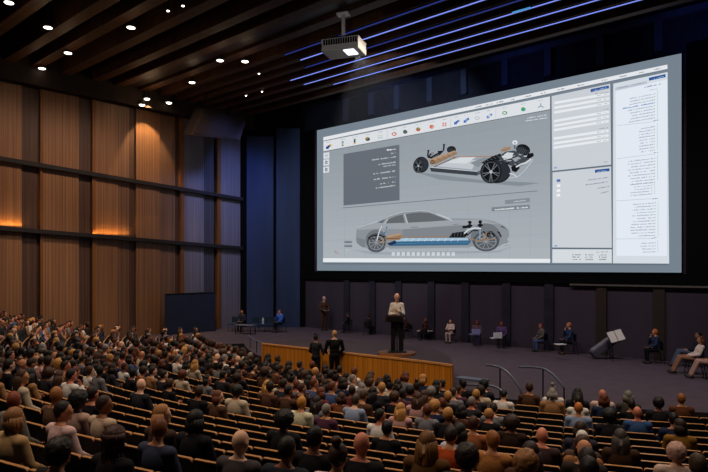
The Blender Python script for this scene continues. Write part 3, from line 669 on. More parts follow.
SIT = dict(pelvis=(0, 0, .53), belly=(0, -.02, .70), chest=(0, -.03, .88), neck0=(0, -.03, 1.03), head=(0, .005, 1.215),
           sh=(.185, -.03, 1.0), el=(.235, .03, .75), wr=(.13, .25, .63), hand=(-.35, 1, -.05),
           hip=(.09, -.01, .53), kn=(.11, .31, .52), an=(.11, .28, .09), toe=(0, .13, -.05))
STAND = dict(pelvis=(0, 0, .95), belly=(0, 0, 1.10), chest=(0, -.01, 1.29), neck0=(0, -.01, 1.44), head=(0, .02, 1.64),
             sh=(.19, -.01, 1.40), el=(.25, -.02, 1.12), wr=(.255, .05, .87), hand=(0, .15, -1),
             hip=(.09, 0, .93), kn=(.10, .02, .50), an=(.11, -.02, .09), toe=(.02, .14, -.05))
def two(v): return v if isinstance(v, tuple) and isinstance(v[0], (tuple, list)) else None
def build_variant(name, base, fem=False, yaw=0, pitch=0, fine=.017, **over):
    """returns meshes for body, shirt, trousers, shoes plus the head matrix. Over: el_l/el_r etc. give one side only"""
    P = dict(base); P.update(over)
    def side(k, s):
        kk = k+('_r' if s > 0 else '_l')
        v = P[kk] if kk in P else P[k]
        return Vector((abs(v[0])*s if kk not in P else v[0], v[1], v[2]))
    V = {k: Vector(P[k]) for k in ('pelvis', 'belly', 'chest', 'neck0', 'head')}
    w = .92 if fem else 1.0
    bm = bmesh.new(); bones = []
    def torso_rot(a, b): return Vector((0, 0, 1)).rotation_difference((b-a).normalized()).to_matrix()
    tr = torso_rot(V['pelvis'], V['neck0'])
    ell(bm, V['pelvis'], (.165, .125, .125), rot=tr); ell(bm, V['belly'], (.150*w, .108, .17), rot=tr); ell(bm, V['chest'], (.172*w, .118, .185), rot=tr)
    bones += [('torso', V['pelvis'], V['belly'], .14), ('torso', V['belly'], V['chest'], .14), ('torso', V['chest'], V['neck0'], .13)]
    hm = Matrix.Translation(V['head']) @ Matrix.Rotation(yaw, 4, 'Z') @ Matrix.Rotation(pitch, 4, 'X')
    capsule(bm, V['neck0'], V['head']+Vector((0, -.012, -.06)), .056, .05); bones.append(('neck', V['neck0']+Vector((0, 0, .05)), V['head'], .05))
    hv = []
    hv += ell(bm, (0, -.005, .015), (.077, .097, .105), 20, 14); hv += ell(bm, (0, .028, -.055), (.054, .056, .062), 16, 10)
    hv += cyl(bm, (0, .088, .012), (0, .104, -.024), .010, .017, 8); hv += ell(bm, (0, .100, -.026), (.017, .015, .012), 8, 6)
    hv += ell(bm, (0, .078, -.088), (.024, .02, .018), 10, 8); hv += ell(bm, (0, .078, .03), (.052, .018, .013), 12, 6)
    for s in (-1, 1): hv += ell(bm, (s*.079, -.005, -.012), (.012, .024, .034), 8, 6)
    bmesh.ops.transform(bm, matrix=hm, verts=list(set(hv)))
    bones.append(('head', V['head']+Vector((0, 0, -.03)), V['head']+Vector((0, 0, .05)), .08))
    hands = bmesh.new()
    for s in (-1, 1):
        sh, el, wr = side('sh', s), side('el', s), side('wr', s); sh.x *= w
        capsule(bm, V['neck0']+Vector((s*.03, 0, -.03)), sh, .055, .062); capsule(bm, V['neck0']+Vector((s*.02, -.01, .03)), sh*.6+V['neck0']*.4, .045, .05); capsule(bm, sh, el, .056*w, .044*w); capsule(bm, el, wr, .043*w, .029*w)
        bones += [('torso', V['neck0']+Vector((s*.03, 0, -.03)), sh, .06), ('uarm', sh, el, .05), ('farm', el, wr, .04)]
        hd = P['hand_r' if s > 0 and 'hand_r' in P else 'hand_l' if s < 0 and 'hand_l' in P else 'hand']
        hd = Vector((hd[0]*(s if ('hand_r' if s > 0 else 'hand_l') not in P else 1), hd[1], hd[2])).normalized()
        pal = wr+hd*.05
        q = Vector((0, 0, 1)).rotation_difference(hd).to_matrix()
        ell(bm, pal, (.040, .017, .052), 12, 8, rot=q); bones.append(('hand', wr+hd*.02, wr+hd*.1, .035))
        for k, (off, L) in enumerate(((-.029, .058), (-.010, .072), (.010, .068), (.028, .052))):
            a = pal+q @ Vector((off, 0, .038)); m_ = a+q @ Vector((off*.15, -.006, L*.55)); e = m_+q @ Vector((0, -.018, L*.38))
            tube(hands, [a, m_, e], [.0085, .008, .006], 6)
        a = pal+q @ Vector((-.034*s, 0, -.01)); m_ = a+q @ Vector((-.022*s, -.008, .03)); e = m_+q @ Vector((-.004*s, -.008, .026))
        tube(hands, [a, m_, e], [.010, .009, .007], 6)
        hip, kn, an = side('hip', s), side('kn', s), side('an', s); toe = an+Vector((P['toe'][0]*s, P['toe'][1], P['toe'][2]))
        capsule(bm, hip, kn, .085, .058); capsule(bm, kn, an, .056, .040); capsule(bm, an+Vector((0, -.03, -.045)), toe, .040, .034)
        bones += [('leg', hip, kn, .075), ('leg', kn, an+Vector((0, 0, .03)), .05), ('foot', an+Vector((0, -.03, -.045)), toe, .035)]
    me = bpy.data.meshes.new(name+'_raw'); bm.to_mesh(me); bm.free()
    o = bpy.data.objects.new('tmp', me); C.objects.link(o)
    md = o.modifiers.new('r', 'REMESH'); md.mode = 'VOXEL'; md.voxel_size = fine; md.use_smooth_shade = True
    ms = o.modifiers.new('s', 'SMOOTH'); ms.factor = .5; ms.iterations = 3
    dg = bpy.context.evaluated_depsgraph_get(); dg.update()
    body = bpy.data.meshes.new_from_object(o.evaluated_get(dg)); body.name = name
    bpy.data.objects.remove(o)
    bb = bmesh.new(); bb.from_mesh(body); bb.normal_update(); bb.verts.ensure_lookup_table()
    def lab(p):
        best = None
        for nm, a, b, r in bones:
            d = b-a; t = max(0, min(1, (p-a).dot(d)/max(d.length_squared, 1e-9))); ds = (p-(a+d*t)).length-r
            if best is None or ds < best[0]: best = (ds, nm)
        return best[1]
    labs = [lab(v.co) for v in bb.verts]
    pz = V['pelvis'].z
    def garment(keep, off, nm):
        g = bmesh.new(); mp = {}
        for f in bb.faces:
            if all(keep(labs[v.index], v.co) for v in f.verts):
                for v in f.verts:
                    if v.index not in mp: mp[v.index] = g.verts.new(v.co+v.normal*off)
                g.faces.new([mp[v.index] for v in f.verts])
        # close the hem back towards the skin
        bnd = [e for e in g.edges if len(e.link_faces) == 1]
        inv = {v: k for k, v in mp.items()}
        ins = {}
        for e in bnd:
            for v in e.verts:
                if v not in ins: ins[v] = g.verts.new(bb.verts[inv[v]].co-bb.verts[inv[v]].normal*.002)
        for e in bnd:
            a, b = e.verts
            try: g.faces.new((b, a, ins[a], ins[b]))
            except ValueError: pass
        bmesh.ops.recalc_face_normals(g, faces=g.faces[:])
        m2 = bpy.data.meshes.new(nm); g.to_mesh(m2); g.free()
        for p in m2.polygons: p.use_smooth = True
        return m2
    sit = base is SIT
    hem = pz-.06 if sit else pz-.02
    def k_shirt(l, c, sleeves=('uarm', 'farm')):
        if l in sleeves: return True
        return l == 'torso' and c.z < V['neck0'].z+.035-.25*max(0, c.y-V['neck0'].y) and c.z > hem+ (0 if not sit else (.0 if c.y < .1 else .2))
    shirt = garment(lambda l, c: k_shirt(l, c), .014, 'shirt')
    tee = garment(lambda l, c: k_shirt(l, c, ('uarm',)), .012, 'shirt')
    trou = garment(lambda l, c: l == 'leg' or (l == 'torso' and c.z < pz+.06), .010, 'trousers')
    shoes = garment(lambda l, c: l == 'foot', .008, 'shoes')
    # eyes, lips and separate fingers join the continuous body mesh
    bb.free(); bb = bmesh.new(); bb.from_mesh(body)
    ev = []
    for s in (-1, 1): ev += ell(bb, (s*.030, .0835, .008), (.014, .009, .0075), 10, 6, mi=1)
    ev += ell(bb, (0, .0845, -.055), (.024, .010, .0065), 10, 6, mi=2)
    bmesh.ops.transform(bb, matrix=hm, verts=list(set(ev)))
    hmesh = bpy.data.meshes.new('h'); hands.to_mesh(hmesh); hands.free(); bb.from_mesh(hmesh); bpy.data.meshes.remove(hmesh)
    body.clear_geometry(); bb.to_mesh(body); bb.free()
    for p in body.polygons: p.use_smooth = True
    body.materials.clear()
    for m_ in (M_skin, M_eye, M_mouth): body.materials.append(m_)
    for m2 in (shirt, tee, trou): m2.materials.append(M_cloth)
    shoes.materials.append(M_shoe)
    return dict(body=body, shirt=shirt, tee=tee, trousers=trou, shoes=shoes, head=hm)

def hair_mesh(kind):
    bm = bmesh.new()
    r = {'short': (.084, .104, .112), 'crop': (.081, .101, .109), 'long': (.092, .110, .118), 'bob': (.094, .110, .116), 'bun': (.086, .106, .114), 'curly': (.112, .120, .124),
         'afro': (.135, .135, .13), 'braids': (.112, .115, .128)}[kind]
    q = bmesh.ops.create_icosphere(bm, subdivisions=4, radius=1)
    for v in bm.verts: v.co = Vector((v.co.x*r[0], v.co.y*r[1]-.008, v.co.z*r[2]+.02))
    lim = {'short': .0, 'crop': .012, 'long': -.03, 'bob': -.03, 'bun': .0, 'curly': -.03, 'afro': -.01, 'braids': -.03}[kind]
    bmesh.ops.bisect_plane(bm, geom=bm.verts[:]+bm.edges[:]+bm.faces[:], plane_co=(0, 0, lim), plane_no=(0, .86, -.62) if kind not in ('long', 'bob', 'braids', 'curly') else (0, .95, -.45), clear_outer=True)
    if kind == 'long':   # a drape down the back with strands
        for k in range(11):
            a = PI*(1.0+k/10); x0, y0 = .082*math.cos(a), .085*math.sin(a)*.9-.01
            tube(bm, [(x0, y0, .03), (x0*1.12, y0*1.15-.01, -.07), (x0*1.25, y0*1.1-.02, -.19), (x0*1.2, y0*.9-.03, -.31-.03*math.sin(k*2.1))], [.028, .034, .036, .016], 7)
    if kind == 'bob':
        for k in range(11):
            a = PI*(.95+1.1*k/10); x0, y0 = .084*math.cos(a), .088*math.sin(a)*.9-.008
            tube(bm, [(x0, y0, .03), (x0*1.12, y0*1.12, -.06), (x0*1.12, y0*1.05, -.125-.01*math.sin(k*1.7))], [.026, .03, .018], 7)
    if kind == 'bun': ell(bm, (0, -.045, .155), (.05, .05, .046), 14, 10); ell(bm, (0, -.035, .125), (.036, .036, .02), 12, 8)
    if kind == 'braids':
        for k in range(15):
            a = PI*(.95+1.1*k/14); x0, y0 = .098*math.cos(a), .10*math.sin(a)*.9-.01
            pts = [(x0*(1+.12*math.sin(t*1.3)), y0*1.08, .07-.32*t/7) for t in range(8)]
            tube(bm, pts, [.020+.005*(t % 2) for t in range(8)], 6)
    if kind in ('curly', 'afro', 'braids', 'short', 'crop', 'bun'):
        amp = {'curly': .016, 'afro': .014, 'braids': .012, 'short': .005, 'crop': .002, 'bun': .004}[kind]
        for v in bm.verts: v.co += v.co.normalized()*noise.noise(v.co*45)*amp
    bnd = [e for e in bm.edges if len(e.link_faces) == 1]
    if bnd: bmesh.ops.holes_fill(bm, edges=bnd, sides=0)
    bmesh.ops.recalc_face_normals(bm, faces=bm.faces[:])
    me = bpy.data.meshes.new('hair'); bm.to_mesh(me); bm.free(); me.materials.append(M_hair)
    for p in me.polygons: p.use_smooth = True
    return me
HAIR = {k: hair_mesh(k) for k in ('short', 'crop', 'long', 'bob', 'bun', 'curly', 'afro', 'braids')}

def col(h): return srgb(h)
def add_person(var, label, loc, rz, skin, shirt, trousers='#1c1b20', hair=None, hcol='#17110d', scale=1, group=None, sleeves=True, legs=True, z=0):
    t = thing('person', label, 'person', loc, rz, group); t.scale = (scale,)*3
    def part(nm, me, c):
        o = bpy.data.objects.new(nm, me); C.objects.link(o); o.parent = t; o.color = col(c); return o
    part('body', var['body'], skin); part('shirt' if sleeves else 'tee_shirt', var['shirt' if sleeves else 'tee'], shirt)
    if legs:
        part('trousers', var['trousers'], trousers); part('shoes', var['shoes'], '#141210')
    if hair:
        h = part('hair', HAIR[hair], hcol); h.matrix_local = var['head']
    return t

sitA = build_variant('sit_upright', SIT)
sitB = build_variant('sit_forward', SIT, belly=(0, .0, .70), chest=(0, .04, .87), neck0=(0, .08, 1.01), head=(0, .15, 1.185), sh=(.18, .08, .98), el=(.22, .17, .75), wr=(.1, .36, .66))
sitC = build_variant('sit_turned_left', SIT, yaw=.75)
sitD = build_variant('sit_turned_right', SIT, yaw=-.75, fem=True)
sitE = build_variant('sit_crossed', SIT, fem=True, el_l=(-.24, .04, .78), wr_l=(.03, .19, .80), hand_l=(1, .2, .0), el_r=(.24, .04, .76), wr_r=(-.03, .21, .76), hand_r=(-1, .2, .0), yaw=.25)
sitF = build_variant('sit_chin', SIT, fem=True, el_r=(.2, .16, .76), wr_r=(.06, .17, .99), hand_r=(-.3, -.2, 1), yaw=-.3)
sitG = build_variant('sit_head_down', SIT, pitch=-.45, head=(0, .03, 1.205))
SITS = [sitA, sitA, sitC, sitD, sitE, sitF, sitG, sitE]

def at(x, y):
    p = on_z(x, y, 0)
    if p.y > 20.75: p = on_y(x, HY, 20.75); p.z = 0
    return p
# ------------------------------------------------------------------ stage furniture
M_chair = mat('stage chair', '#15141a', .6, .2); M_metal = mat('dark steel', '#2a2a30', .35, .1, metallic=.6); M_steel = mat('rail steel', '#6a7084', .4, .08, metallic=.4)
M_white = mat('white paper', '#d8d4cc', .7, .04)
def stage_chair_parts(t, m, s=1.0):
    bm = bmesh.new(); box(bm, (-.23, -.22, .41), (.23, .23, .455), .015); bm_obj('seat', bm, m, t)
    bm = bmesh.new(); box(bm, (-.22, -.26, .52), (.22, -.225, .86), .015); bm_obj('backrest', bm, m, t)
    for sx in (-1, 1):
        bm = bmesh.new(); tube(bm, [(sx*.2, -.245, .86), (sx*.2, -.24, .44), (sx*.215, -.3, 0)], .013, 6); bm_obj('leg', bm, M_metal, t)
        bm = bmesh.new(); tube(bm, [(sx*.2, .2, .43), (sx*.215, .23, 0)], .013, 6); bm_obj('leg', bm, M_metal, t)
_chair_proto = {}
def stage_chair(loc, rz, label, c='#15141a', scale=1):
    t = thing('stage_chair', label, 'chair', loc, rz, 'chairs on the stage'); t.scale = (scale,)*3
    if c not in _chair_proto:
        stage_chair_parts(t, M_chair if c == '#15141a' else mat('chair shell '+c, c, .6)); _chair_proto[c] = t
    else:
        for ch in _chair_proto[c].children:
            k = ch.copy(); C.objects.link(k); k.parent = t
    return t

# timber fronted dais
M_dais = wood_mat('dais timber', '#b06a1c', '#d98c2e', 11, 'X', .5)
M_daistop = mat('dais top', '#3b3239', .85, .1, 3, spec=.15)
M_edge = mat('oak nosing', '#c98a4e', .5, .15, 20)
DZ = .58
fl = [on_z(x, y, DZ) for x, y in ((262.5, 343), (297, 346.6), (334, 350.8), (368, 354.6), (400, 358), (427, 361), (453.5, 364.6))]
fr = [Vector((p.x, p.y, 0)) for p in fl]
# gently bowed front, square back
for i, p in enumerate(fr): t_ = i/(len(fr)-1)*2-1; p.y -= .0
dais = thing('stage_dais', 'long low dais with a honey coloured timber front at the edge of the stage', 'platform', (fr[3].x, fr[3].y, 0))
off = Vector((fr[3].x, fr[3].y, 0)); fr = [p-off for p in fr]
bk = [fr[-1]+Vector((-.85, 1.1, 0)), fr[-1]+Vector((-2.2, 2.3, 0)), Vector((0, 2.9, 0)), fr[0]+Vector((.2, 1.6, 0))]
bm = bmesh.new(); prism(bm, [Vector((p.x, p.y, -.55)) for p in fr+bk], (0, 0, .55+DZ-.03)); bm_obj('base', bm, M_stageedge, dais)
bm = bmesh.new()
ch = fr
for a, b in zip(ch, ch[1:]): vbox(bm, a, b, -.55, DZ-.035, .04, side=-1)
bm_obj('timber_front', bm, M_dais, dais)
bm = bmesh.new(); prism(bm, [Vector((p.x, p.y, DZ-.03)) for p in fr+bk], (0, 0, .03)); bm_obj('top', bm, M_daistop, dais)
bm = bmesh.new()
for a, b in zip(ch, ch[1:]): vbox(bm, a, b, DZ-.045, DZ+.005, .06, side=-1)
bm_obj('nosing', bm, M_edge, dais)

# lectern on a round podium
pp = on_z(389, 354.5, DZ+.06)
o = thing('round_podium', 'thin round timber podium on the dais under the lectern', 'podium', (pp.x-.1, pp.y+.48, DZ), math.radians(10))
bm = bmesh.new(); cyl(bm, (0, 0, 0), (0, 0, .07), .5, seg=40)
bm_obj('disc', bm, mat('podium oak', '#9a6238', .5, .15, 10), o)
bm = bmesh.new(); cyl(bm, (0, 0, .07), (0, 0, .078), .47, seg=40); bm_obj('top', bm, mat('podium top', '#5f4232', .6), o)
PZ = DZ+.078
lp = on_z(392.5, 352.5, PZ); lp.y += .2
yawl = math.radians(42)
step = thing('stage_step', 'dark low step along the foot of the timber dais front', 'step', (fr[3].x+off.x, fr[3].y+off.y, -.55))
bm = bmesh.new(); prism(bm, [Vector((p.x*.96, p.y-.07, 0)) for p in fr]+[Vector((p.x*.96, p.y-.85, 0)) for p in fr[::-1]], (0, 0, .25)); bm_obj('tread', bm, M_stageedge, step)
bm = bmesh.new(); prism(bm, [Vector((p.x*.96, p.y-.85, .235)) for p in fr]+[Vector((p.x*.96, p.y-.89, .235)) for p in fr[::-1]], (0, 0, .02)); bm_obj('nosing', bm, M_metal, step)
o = thing('lectern', 'dark lectern with a wide slanted desk and twin posts on the round podium', 'lectern', (lp.x, lp.y, PZ), yawl)
M_lec = mat('lectern black', '#16131a', .45, .2, 6); M_lecw = mat('lectern walnut', '#3a2418', .5, .25, 10)
# desk faces the hall: its slanted top rises towards the speaker's far side
bm = bmesh.new(); prism(bm, [Vector((-.33, -.24, .84)), Vector((-.33, .2, .8)), Vector((-.33, .2, .86)), Vector((-.33, -.24, 1.02))], (.5, 0, 0)); desk_ = bm_obj('desk', bm, M_lecw, o)
bm = bmesh.new(); box(bm, (-.3, -.255, .85), (.14, -.235, 1.0), .005); bm_obj('front_panel', bm, M_lec, o)
for sx in (-1, 1):
    bm = bmesh.new(); box(bm, (sx*.11-.06, -.1, .03), (sx*.11+.06, .1, .86), .01); bm_obj('post', bm, M_lec, o)
bm = bmesh.new(); box(bm, (-.02, -.02, .03), (.02, .02, .84)); bm_obj('centre_strip', bm, mat('grey strip', '#3d3b44', .4), o)
bm = bmesh.new(); box(bm, (-.25, -.2, 0), (.25, .2, .035), .01); bm_obj('base', bm, M_lec, o)
bm = bmesh.new(); tube(bm, [(.1, 0, .95), (.12, .03, 1.12), (.1, .12, 1.2)], .008, 6); ell(bm, (.1, .13, 1.205), (.02, .03, .02)); bm_obj('microphone', bm, M_black, desk_)

# the speaker behind it
spk = build_variant('speaker', STAND, fine=.014, fem=True, yaw=.15, sh=(.155, -.01, 1.40), el_l=(-.2, .05, 1.13), wr_l=(-.05, .21, 1.24), hand_l=(.9, .1, .3), el_r=(.21, .03, 1.12), wr_r=(.07, .22, 1.14), hand_r=(-.5, .8, -.1))
sp = on_y(397, 345, lp.y+.5)
add_person(spk, 'bald speaker in a white jacket standing behind the lectern', (sp.x, sp.y, PZ-.078), PI+.72-.12, '#c99a7e', '#cfc6bd', '#15131a', None, scale=.95)
sp_top = project(Vector((sp.x, sp.y, DZ+1.75)))
brown = build_variant('brown_standing', STAND, fine=.015, yaw=.4, el_l=(-.26, .05, 1.16), wr_l=(-.12, .26, 1.06), hand_l=(.4, 1, .0), el_r=(.26, .04, 1.15), wr_r=(.13, .27, 1.05), hand_r=(-.3, 1, .0))
bp_ = at(324, 329.5)
add_person(brown, 'bald person in a brown robe standing by the back wall left of the screen edge', (bp_.x, bp_.y, 0), PI+.72+.5, '#c49a86', '#4a3126', '#4a3024', None, scale=.92)
# the two standing in front of the dais, backs to the hall
manR = build_variant('man_standing', STAND, sh=(.22, -.01, 1.40), fine=.015, yaw=.35, el=(.30, .03, 1.13), wr=(.22, .2, 1.0), hand=(-.6, .8, -.1))
manL = build_variant('woman_standing', STAND, fine=.015, fem=True, yaw=-.3, el=(.29, .04, 1.13), wr=(.19, .22, 1.02), hand=(-.5, .8, 0))
pr = on_z(334.5, 331, 1.2); pl = on_z(316, 336.5, 1.02)
add_person(manR, 'fair-haired man in a black suit standing right of the pair before the dais', (pr.x, pr.y, -.3), YAW+.25, '#d2a78c', '#131216', '#121115', 'crop', '#a8845a', scale=.86, z=0)
add_person(manL, 'dark-haired woman in a charcoal jacket standing left of the pair before the dais', (pl.x, pl.y, -.3), YAW-.5, '#9c6f58', '#22232b', '#1a1b22', 'bun', '#10131c', scale=.78)

# handrails
def rail(name, pts, posts, label, r=.024):
    p0 = pts[0]; o = thing(name, label, 'handrail', (p0.x, p0.y, 0), 0, 'handrails at the stage edge')
    off = Vector((p0.x, p0.y, 0))
    # smooth curve through the points
    sm = []
    for i in range(len(pts)-1):
        a, b, c, d = pts[max(i-1, 0)], pts[i], pts[i+1], pts[min(i+2, len(pts)-1)]
        for k in range(6):
            t = k/6; sm.append(.5*((2*b)+(c-a)*t+(2*a-5*b+4*c-d)*t*t+(3*b-a-3*c+d)*t**3))
    sm.append(pts[-1])
    bm = bmesh.new(); tube(bm, [p-off for p in sm], r, 10); bm_obj('handrail', bm, M_steel, o, True)
    for a, b in posts:
        bm = bmesh.new(); cyl(bm, a-off, b-off, .016, seg=10); bm_obj('post', bm, M_metal, o)
    return o
def rl(pix, Y): return [on_y(x, y, Y) for x, y in pix]
r1 = rl([(486, 365.2), (493, 365.6), (500, 367.6), (507, 372), (514, 380), (519, 387), (521.5, 393)], 12.3)
rail('stair_handrail', r1, [(r1[2]+Vector((0, 0, 0)), Vector((r1[2].x, r1[2].y, -.5))), (r1[-1], Vector((r1[-1].x, r1[-1].y, -.55)))], 'curved grey stair handrail at the stage edge, nearer the dais')
r2 = rl([(519, 367), (532, 367.2), (543, 368.6), (551, 373), (558, 380), (564, 388)], 13.0)
rail('stair_handrail', r2, [(r2[2], Vector((r2[2].x, r2[2].y, -.5))), (r2[-1], Vector((r2[-1].x, r2[-1].y, -.55)))], 'curved grey stair handrail at the stage edge, farther from the dais')
r3 = rl([(462, 384.5), (480, 385), (492, 386), (500, 389.5), (505, 395)], 11.9)
rail('stair_handrail', r3, [(r3[1], Vector((r3[1].x, r3[1].y, -.55))), (r3[-1], Vector((r3[-1].x, r3[-1].y, -.55)))], 'low grey handrail among the front seats beside the dais end')
a_, b_ = on_z(455, 377.5, .35), on_z(485, 381, .35)
o = thing('steel_bench', 'pale steel shelf on legs beside the right end of the dais', 'bench', (a_.x, a_.y, 0))
bm = bmesh.new(); vbox(bm, (0, 0), (b_.x-a_.x, b_.y-a_.y), .31, .35, .3, side=1); bm_obj('top', bm, M_steel, o)
for t_ in (.1, .9):
    q = (b_-a_)*t_; bm = bmesh.new(); box(bm, (q.x-.03, q.y+.1, 0), (q.x+.03, q.y+.16, .31)); bm_obj('leg', bm, M_metal, o)
l1 = [polar(14.65, math.radians(a), .42) for a in (-33, -30.5, -28, -25.5, -23, -20.5)]
rail('stage_handrail', l1, [(p, Vector((p.x, p.y, 0))) for p in l1[1::2]], 'thin dark rail along the left front edge of the stage', .022)
l2 = rl([(200, 352), (206, 347), (213, 345.6), (226, 347.4), (236, 348.8)], 12.9)
rail('stair_handrail', l2, [(l2[0], Vector((l2[0].x, l2[0].y, -.5))), (l2[3], Vector((l2[3].x, l2[3].y, -.5)))], 'curved handrail at the left front corner of the stage', .025)

# folding navy partition by the timber wall
a_, b_ = on_x(165.5, 300, -24.4), on_x(215.5, 300, -24.4)
o = thing('navy_partition', 'dark navy partition panel standing against the foot of the timber wall', 'partition', (a_.x, a_.y, 0))
L_ = b_.y-a_.y
bm = bmesh.new(); box(bm, (-.08, 0, .03), (0, L_, 1.8), .01); bm_obj('panel', bm, mat('partition navy', '#20263c', .8, .12, 2), o)
bm = bmesh.new(); box(bm, (-.1, 0, 1.79), (.02, L_, 1.83)); bm_obj('top_rail', bm, M_metal, o)
for y in (.15, L_-.15):
    bm = bmesh.new(); box(bm, (-.3, y-.03, 0), (.2, y+.03, .035)); bm_obj('foot', bm, M_metal, o)

# ------------------------------------------------------------------ people and chairs along the back of the stage
TO_CAM = PI+YAW-.0    # facing the camera
def seated(x, y, face, label, skin, shirt, trousers, hair, hcol, var, s=.85, chair_label=None, cc='#15141a'):
    p = at(x, y); rz = YAW+face
    add_person(var, label, (p.x, p.y, 0), rz, skin, shirt, trousers, hair, hcol, scale=s)
    stage_chair((p.x, p.y, 0), rz, chair_label, cc, s)
L90 = math.radians(80); R90 = -math.radians(80)
seated(348, 328.6, L90, 'dark figure in black seated on the stage right of the brown robed person', '#7d5340', '#1a171b', '#27232a', 'short', '#1a100c', sitA, .7, 'chair under the dark figure nearest the brown robed person')
seated(369, 329.4, R90*.6, 'dark figure in brown seated halfway between the brown robed person and lectern', '#6d4332', '#261c1b', '#1d1b20', 'short', '#1d120e', sitE, .68, 'chair under the dark figure left of the lectern')
seated(407, 333, L90*.7+PI*.3, 'dark brown-haired figure seated just right of the speaker', '#7d4b35', '#33231d', '#1c1a1f', 'bob', '#33201a', sitB, .7, 'chair under the figure just right of the speaker')
seated(425.5, 335, L90, 'auburn-haired person in maroon seated at a small white table', '#8f5a42', '#4a2a22', '#191820', 'bob', '#5a3020', sitF, .68, 'chair behind the small white table')
seated(450.5, 337.2, PI*.8, 'person in a pale blouse and light skirt seated on the stage', '#c28f78', '#c9b3a8', '#b09a94', 'long', '#4a2a20', sitE, .7, 'chair under the person in the pale blouse')
seated(477, 340, PI*.95, 'red-haired person in plum with a laptop seated on the stage', '#9a5a4c', '#5b4450', '#2c2a44', 'long', '#5f2420', sitG, .72, 'chair under the red-haired person with a laptop')
seated(501.5, 343.5, PI*.9, 'person in violet with red-brown hair seated on the stage', '#8d4a40', '#54406b', '#1d1b24', 'short', '#4a1d1a', sitA, .73, 'chair under the person in violet')
seated(541, 349.6, L90+.35, 'person in grey with red cap-like hair and blue jeans seated on the stage', '#a5705a', '#5a554f', '#46567a', 'short', '#6a2520', sitA, .75, 'chair under the person in blue jeans')
seated(569, 352.6, L90+.1, 'person in a navy jacket facing left with hand raised to the chin', '#c48a66', '#2b3a5a', '#16161d', 'crop', '#a8623a', sitF, .82, 'chair under the person in navy with hand at chin')
seated(655, 363.5, L90, 'orange-haired person in dark blue sitting alone at the far right of the stage', '#c48a6a', '#2a3450', '#121218', 'short', '#b5602c', sitF, .8, 'chair under the person in dark blue at the right of the stage')
recl = build_variant('sit_reclined', SIT, fem=True, pelvis=(0, .0, .5), belly=(0, -.08, .66), chest=(0, -.16, .82), neck0=(0, -.22, .95), head=(0, -.2, 1.14), sh=(.18, -.21, .92), el=(.24, -.1, .68), wr=(.13, .15, .62), kn=(.12, .42, .56), an=(.12, .62, .12))
seated(694, 374.5, L90-.1, 'long-haired person in a white top and tan trousers leaning back at the right edge', '#b87a58', '#cdbdb2', '#8a6650', 'long', '#4a2c1e', recl, .85, 'chair under the leaning person in tan trousers')
seated(713, 379.5, L90-.15, 'person in pinkish trousers leaning back, cut by the right edge of the stage', '#b87a5c', '#2b2a33', '#a58478', 'bob', '#2a1a14', recl, .85, 'chair cut by the right edge of the stage')
seated(692, 367.0, L90-.1, 'person in blue-grey jeans sitting behind the two leaning at the right', '#a87258', '#202430', '#4a566b', 'short', '#1a1412', recl, .84, 'chair behind the two leaning people at the right')
# person with table at the left, blue person
seated(242, 331.5, PI*.9, 'orange-faced person behind the small table at the left end of the stage', '#c07a4c', '#2a2a34', '#17171d', 'crop', '#2a1a12', sitA, .75, 'chair behind the table at the left end of the stage', '#1d3040')
seated(280, 332.2, L90+.9, 'person in a bright blue shirt seated at the left end of the stage', '#c79a86', '#3f6bd0', '#16161d', 'short', '#5b4030', sitF, .78, 'chair under the person in the bright blue shirt', '#1d3040')
for i, x in enumerate((233, 254, 263, 271)):
    q = at(x, 331.4+.1*i); stage_chair((q.x, q.y, 0), YAW+PI*.9, f'empty dark teal chair, {ordinal(i+1)} from the left in the row by the navy corner', '#1d3040', .78)
def small_table(x0, x1, y, zt, label, m, dep=.4):
    a, b = on_z(x0, y, zt), on_z(x1, y+(x1-x0)*.06, zt)
    o = thing('small_table', label, 'table', (a.x, a.y, 0)); d = b-a; nn = Vector((-d.y, d.x, 0)).normalized()*dep
    bm = bmesh.new(); vbox(bm, (0, 0), d.xy, zt-.03, zt, dep); bm_obj('table_top', bm, m, o)
    for p in (d*.06+nn*.1, d*.94+nn*.1, d*.06+nn*.9, d*.94+nn*.9):
        bm = bmesh.new(); cyl(bm, (p.x, p.y, 0), (p.x, p.y, zt-.03), .018, seg=8); bm_obj('leg', bm, M_metal, o)
    return o, a, d, nn, zt
small_table(234, 251, 324.6, .42, 'narrow pale-edged table before the orange-faced person at the left', mat('grey laminate', '#6f7078', .5))
small_table(417, 430, 330.6, .36, 'small white table in front of the auburn-haired person', M_white)
# bottle on a chair by the corner
q = at(263, 331.6); q = Vector((q.x, q.y, .36))
o = thing('water_bottle', 'pale bottle standing on a dark teal chair in the left corner', 'bottle', q)
bm = bmesh.new(); cyl(bm, (0, 0, 0), (0, 0, .2), .05, seg=12); cyl(bm, (0, 0, .2), (0, 0, .26), .05, .018, 12); bm_obj('bottle_body', bm, mat('pale plastic', '#b8c6c4', .3), o)
bm = bmesh.new(); cyl(bm, (0, 0, .26), (0, 0, .3), .02, seg=10); bm_obj('cap', bm, M_white, o)
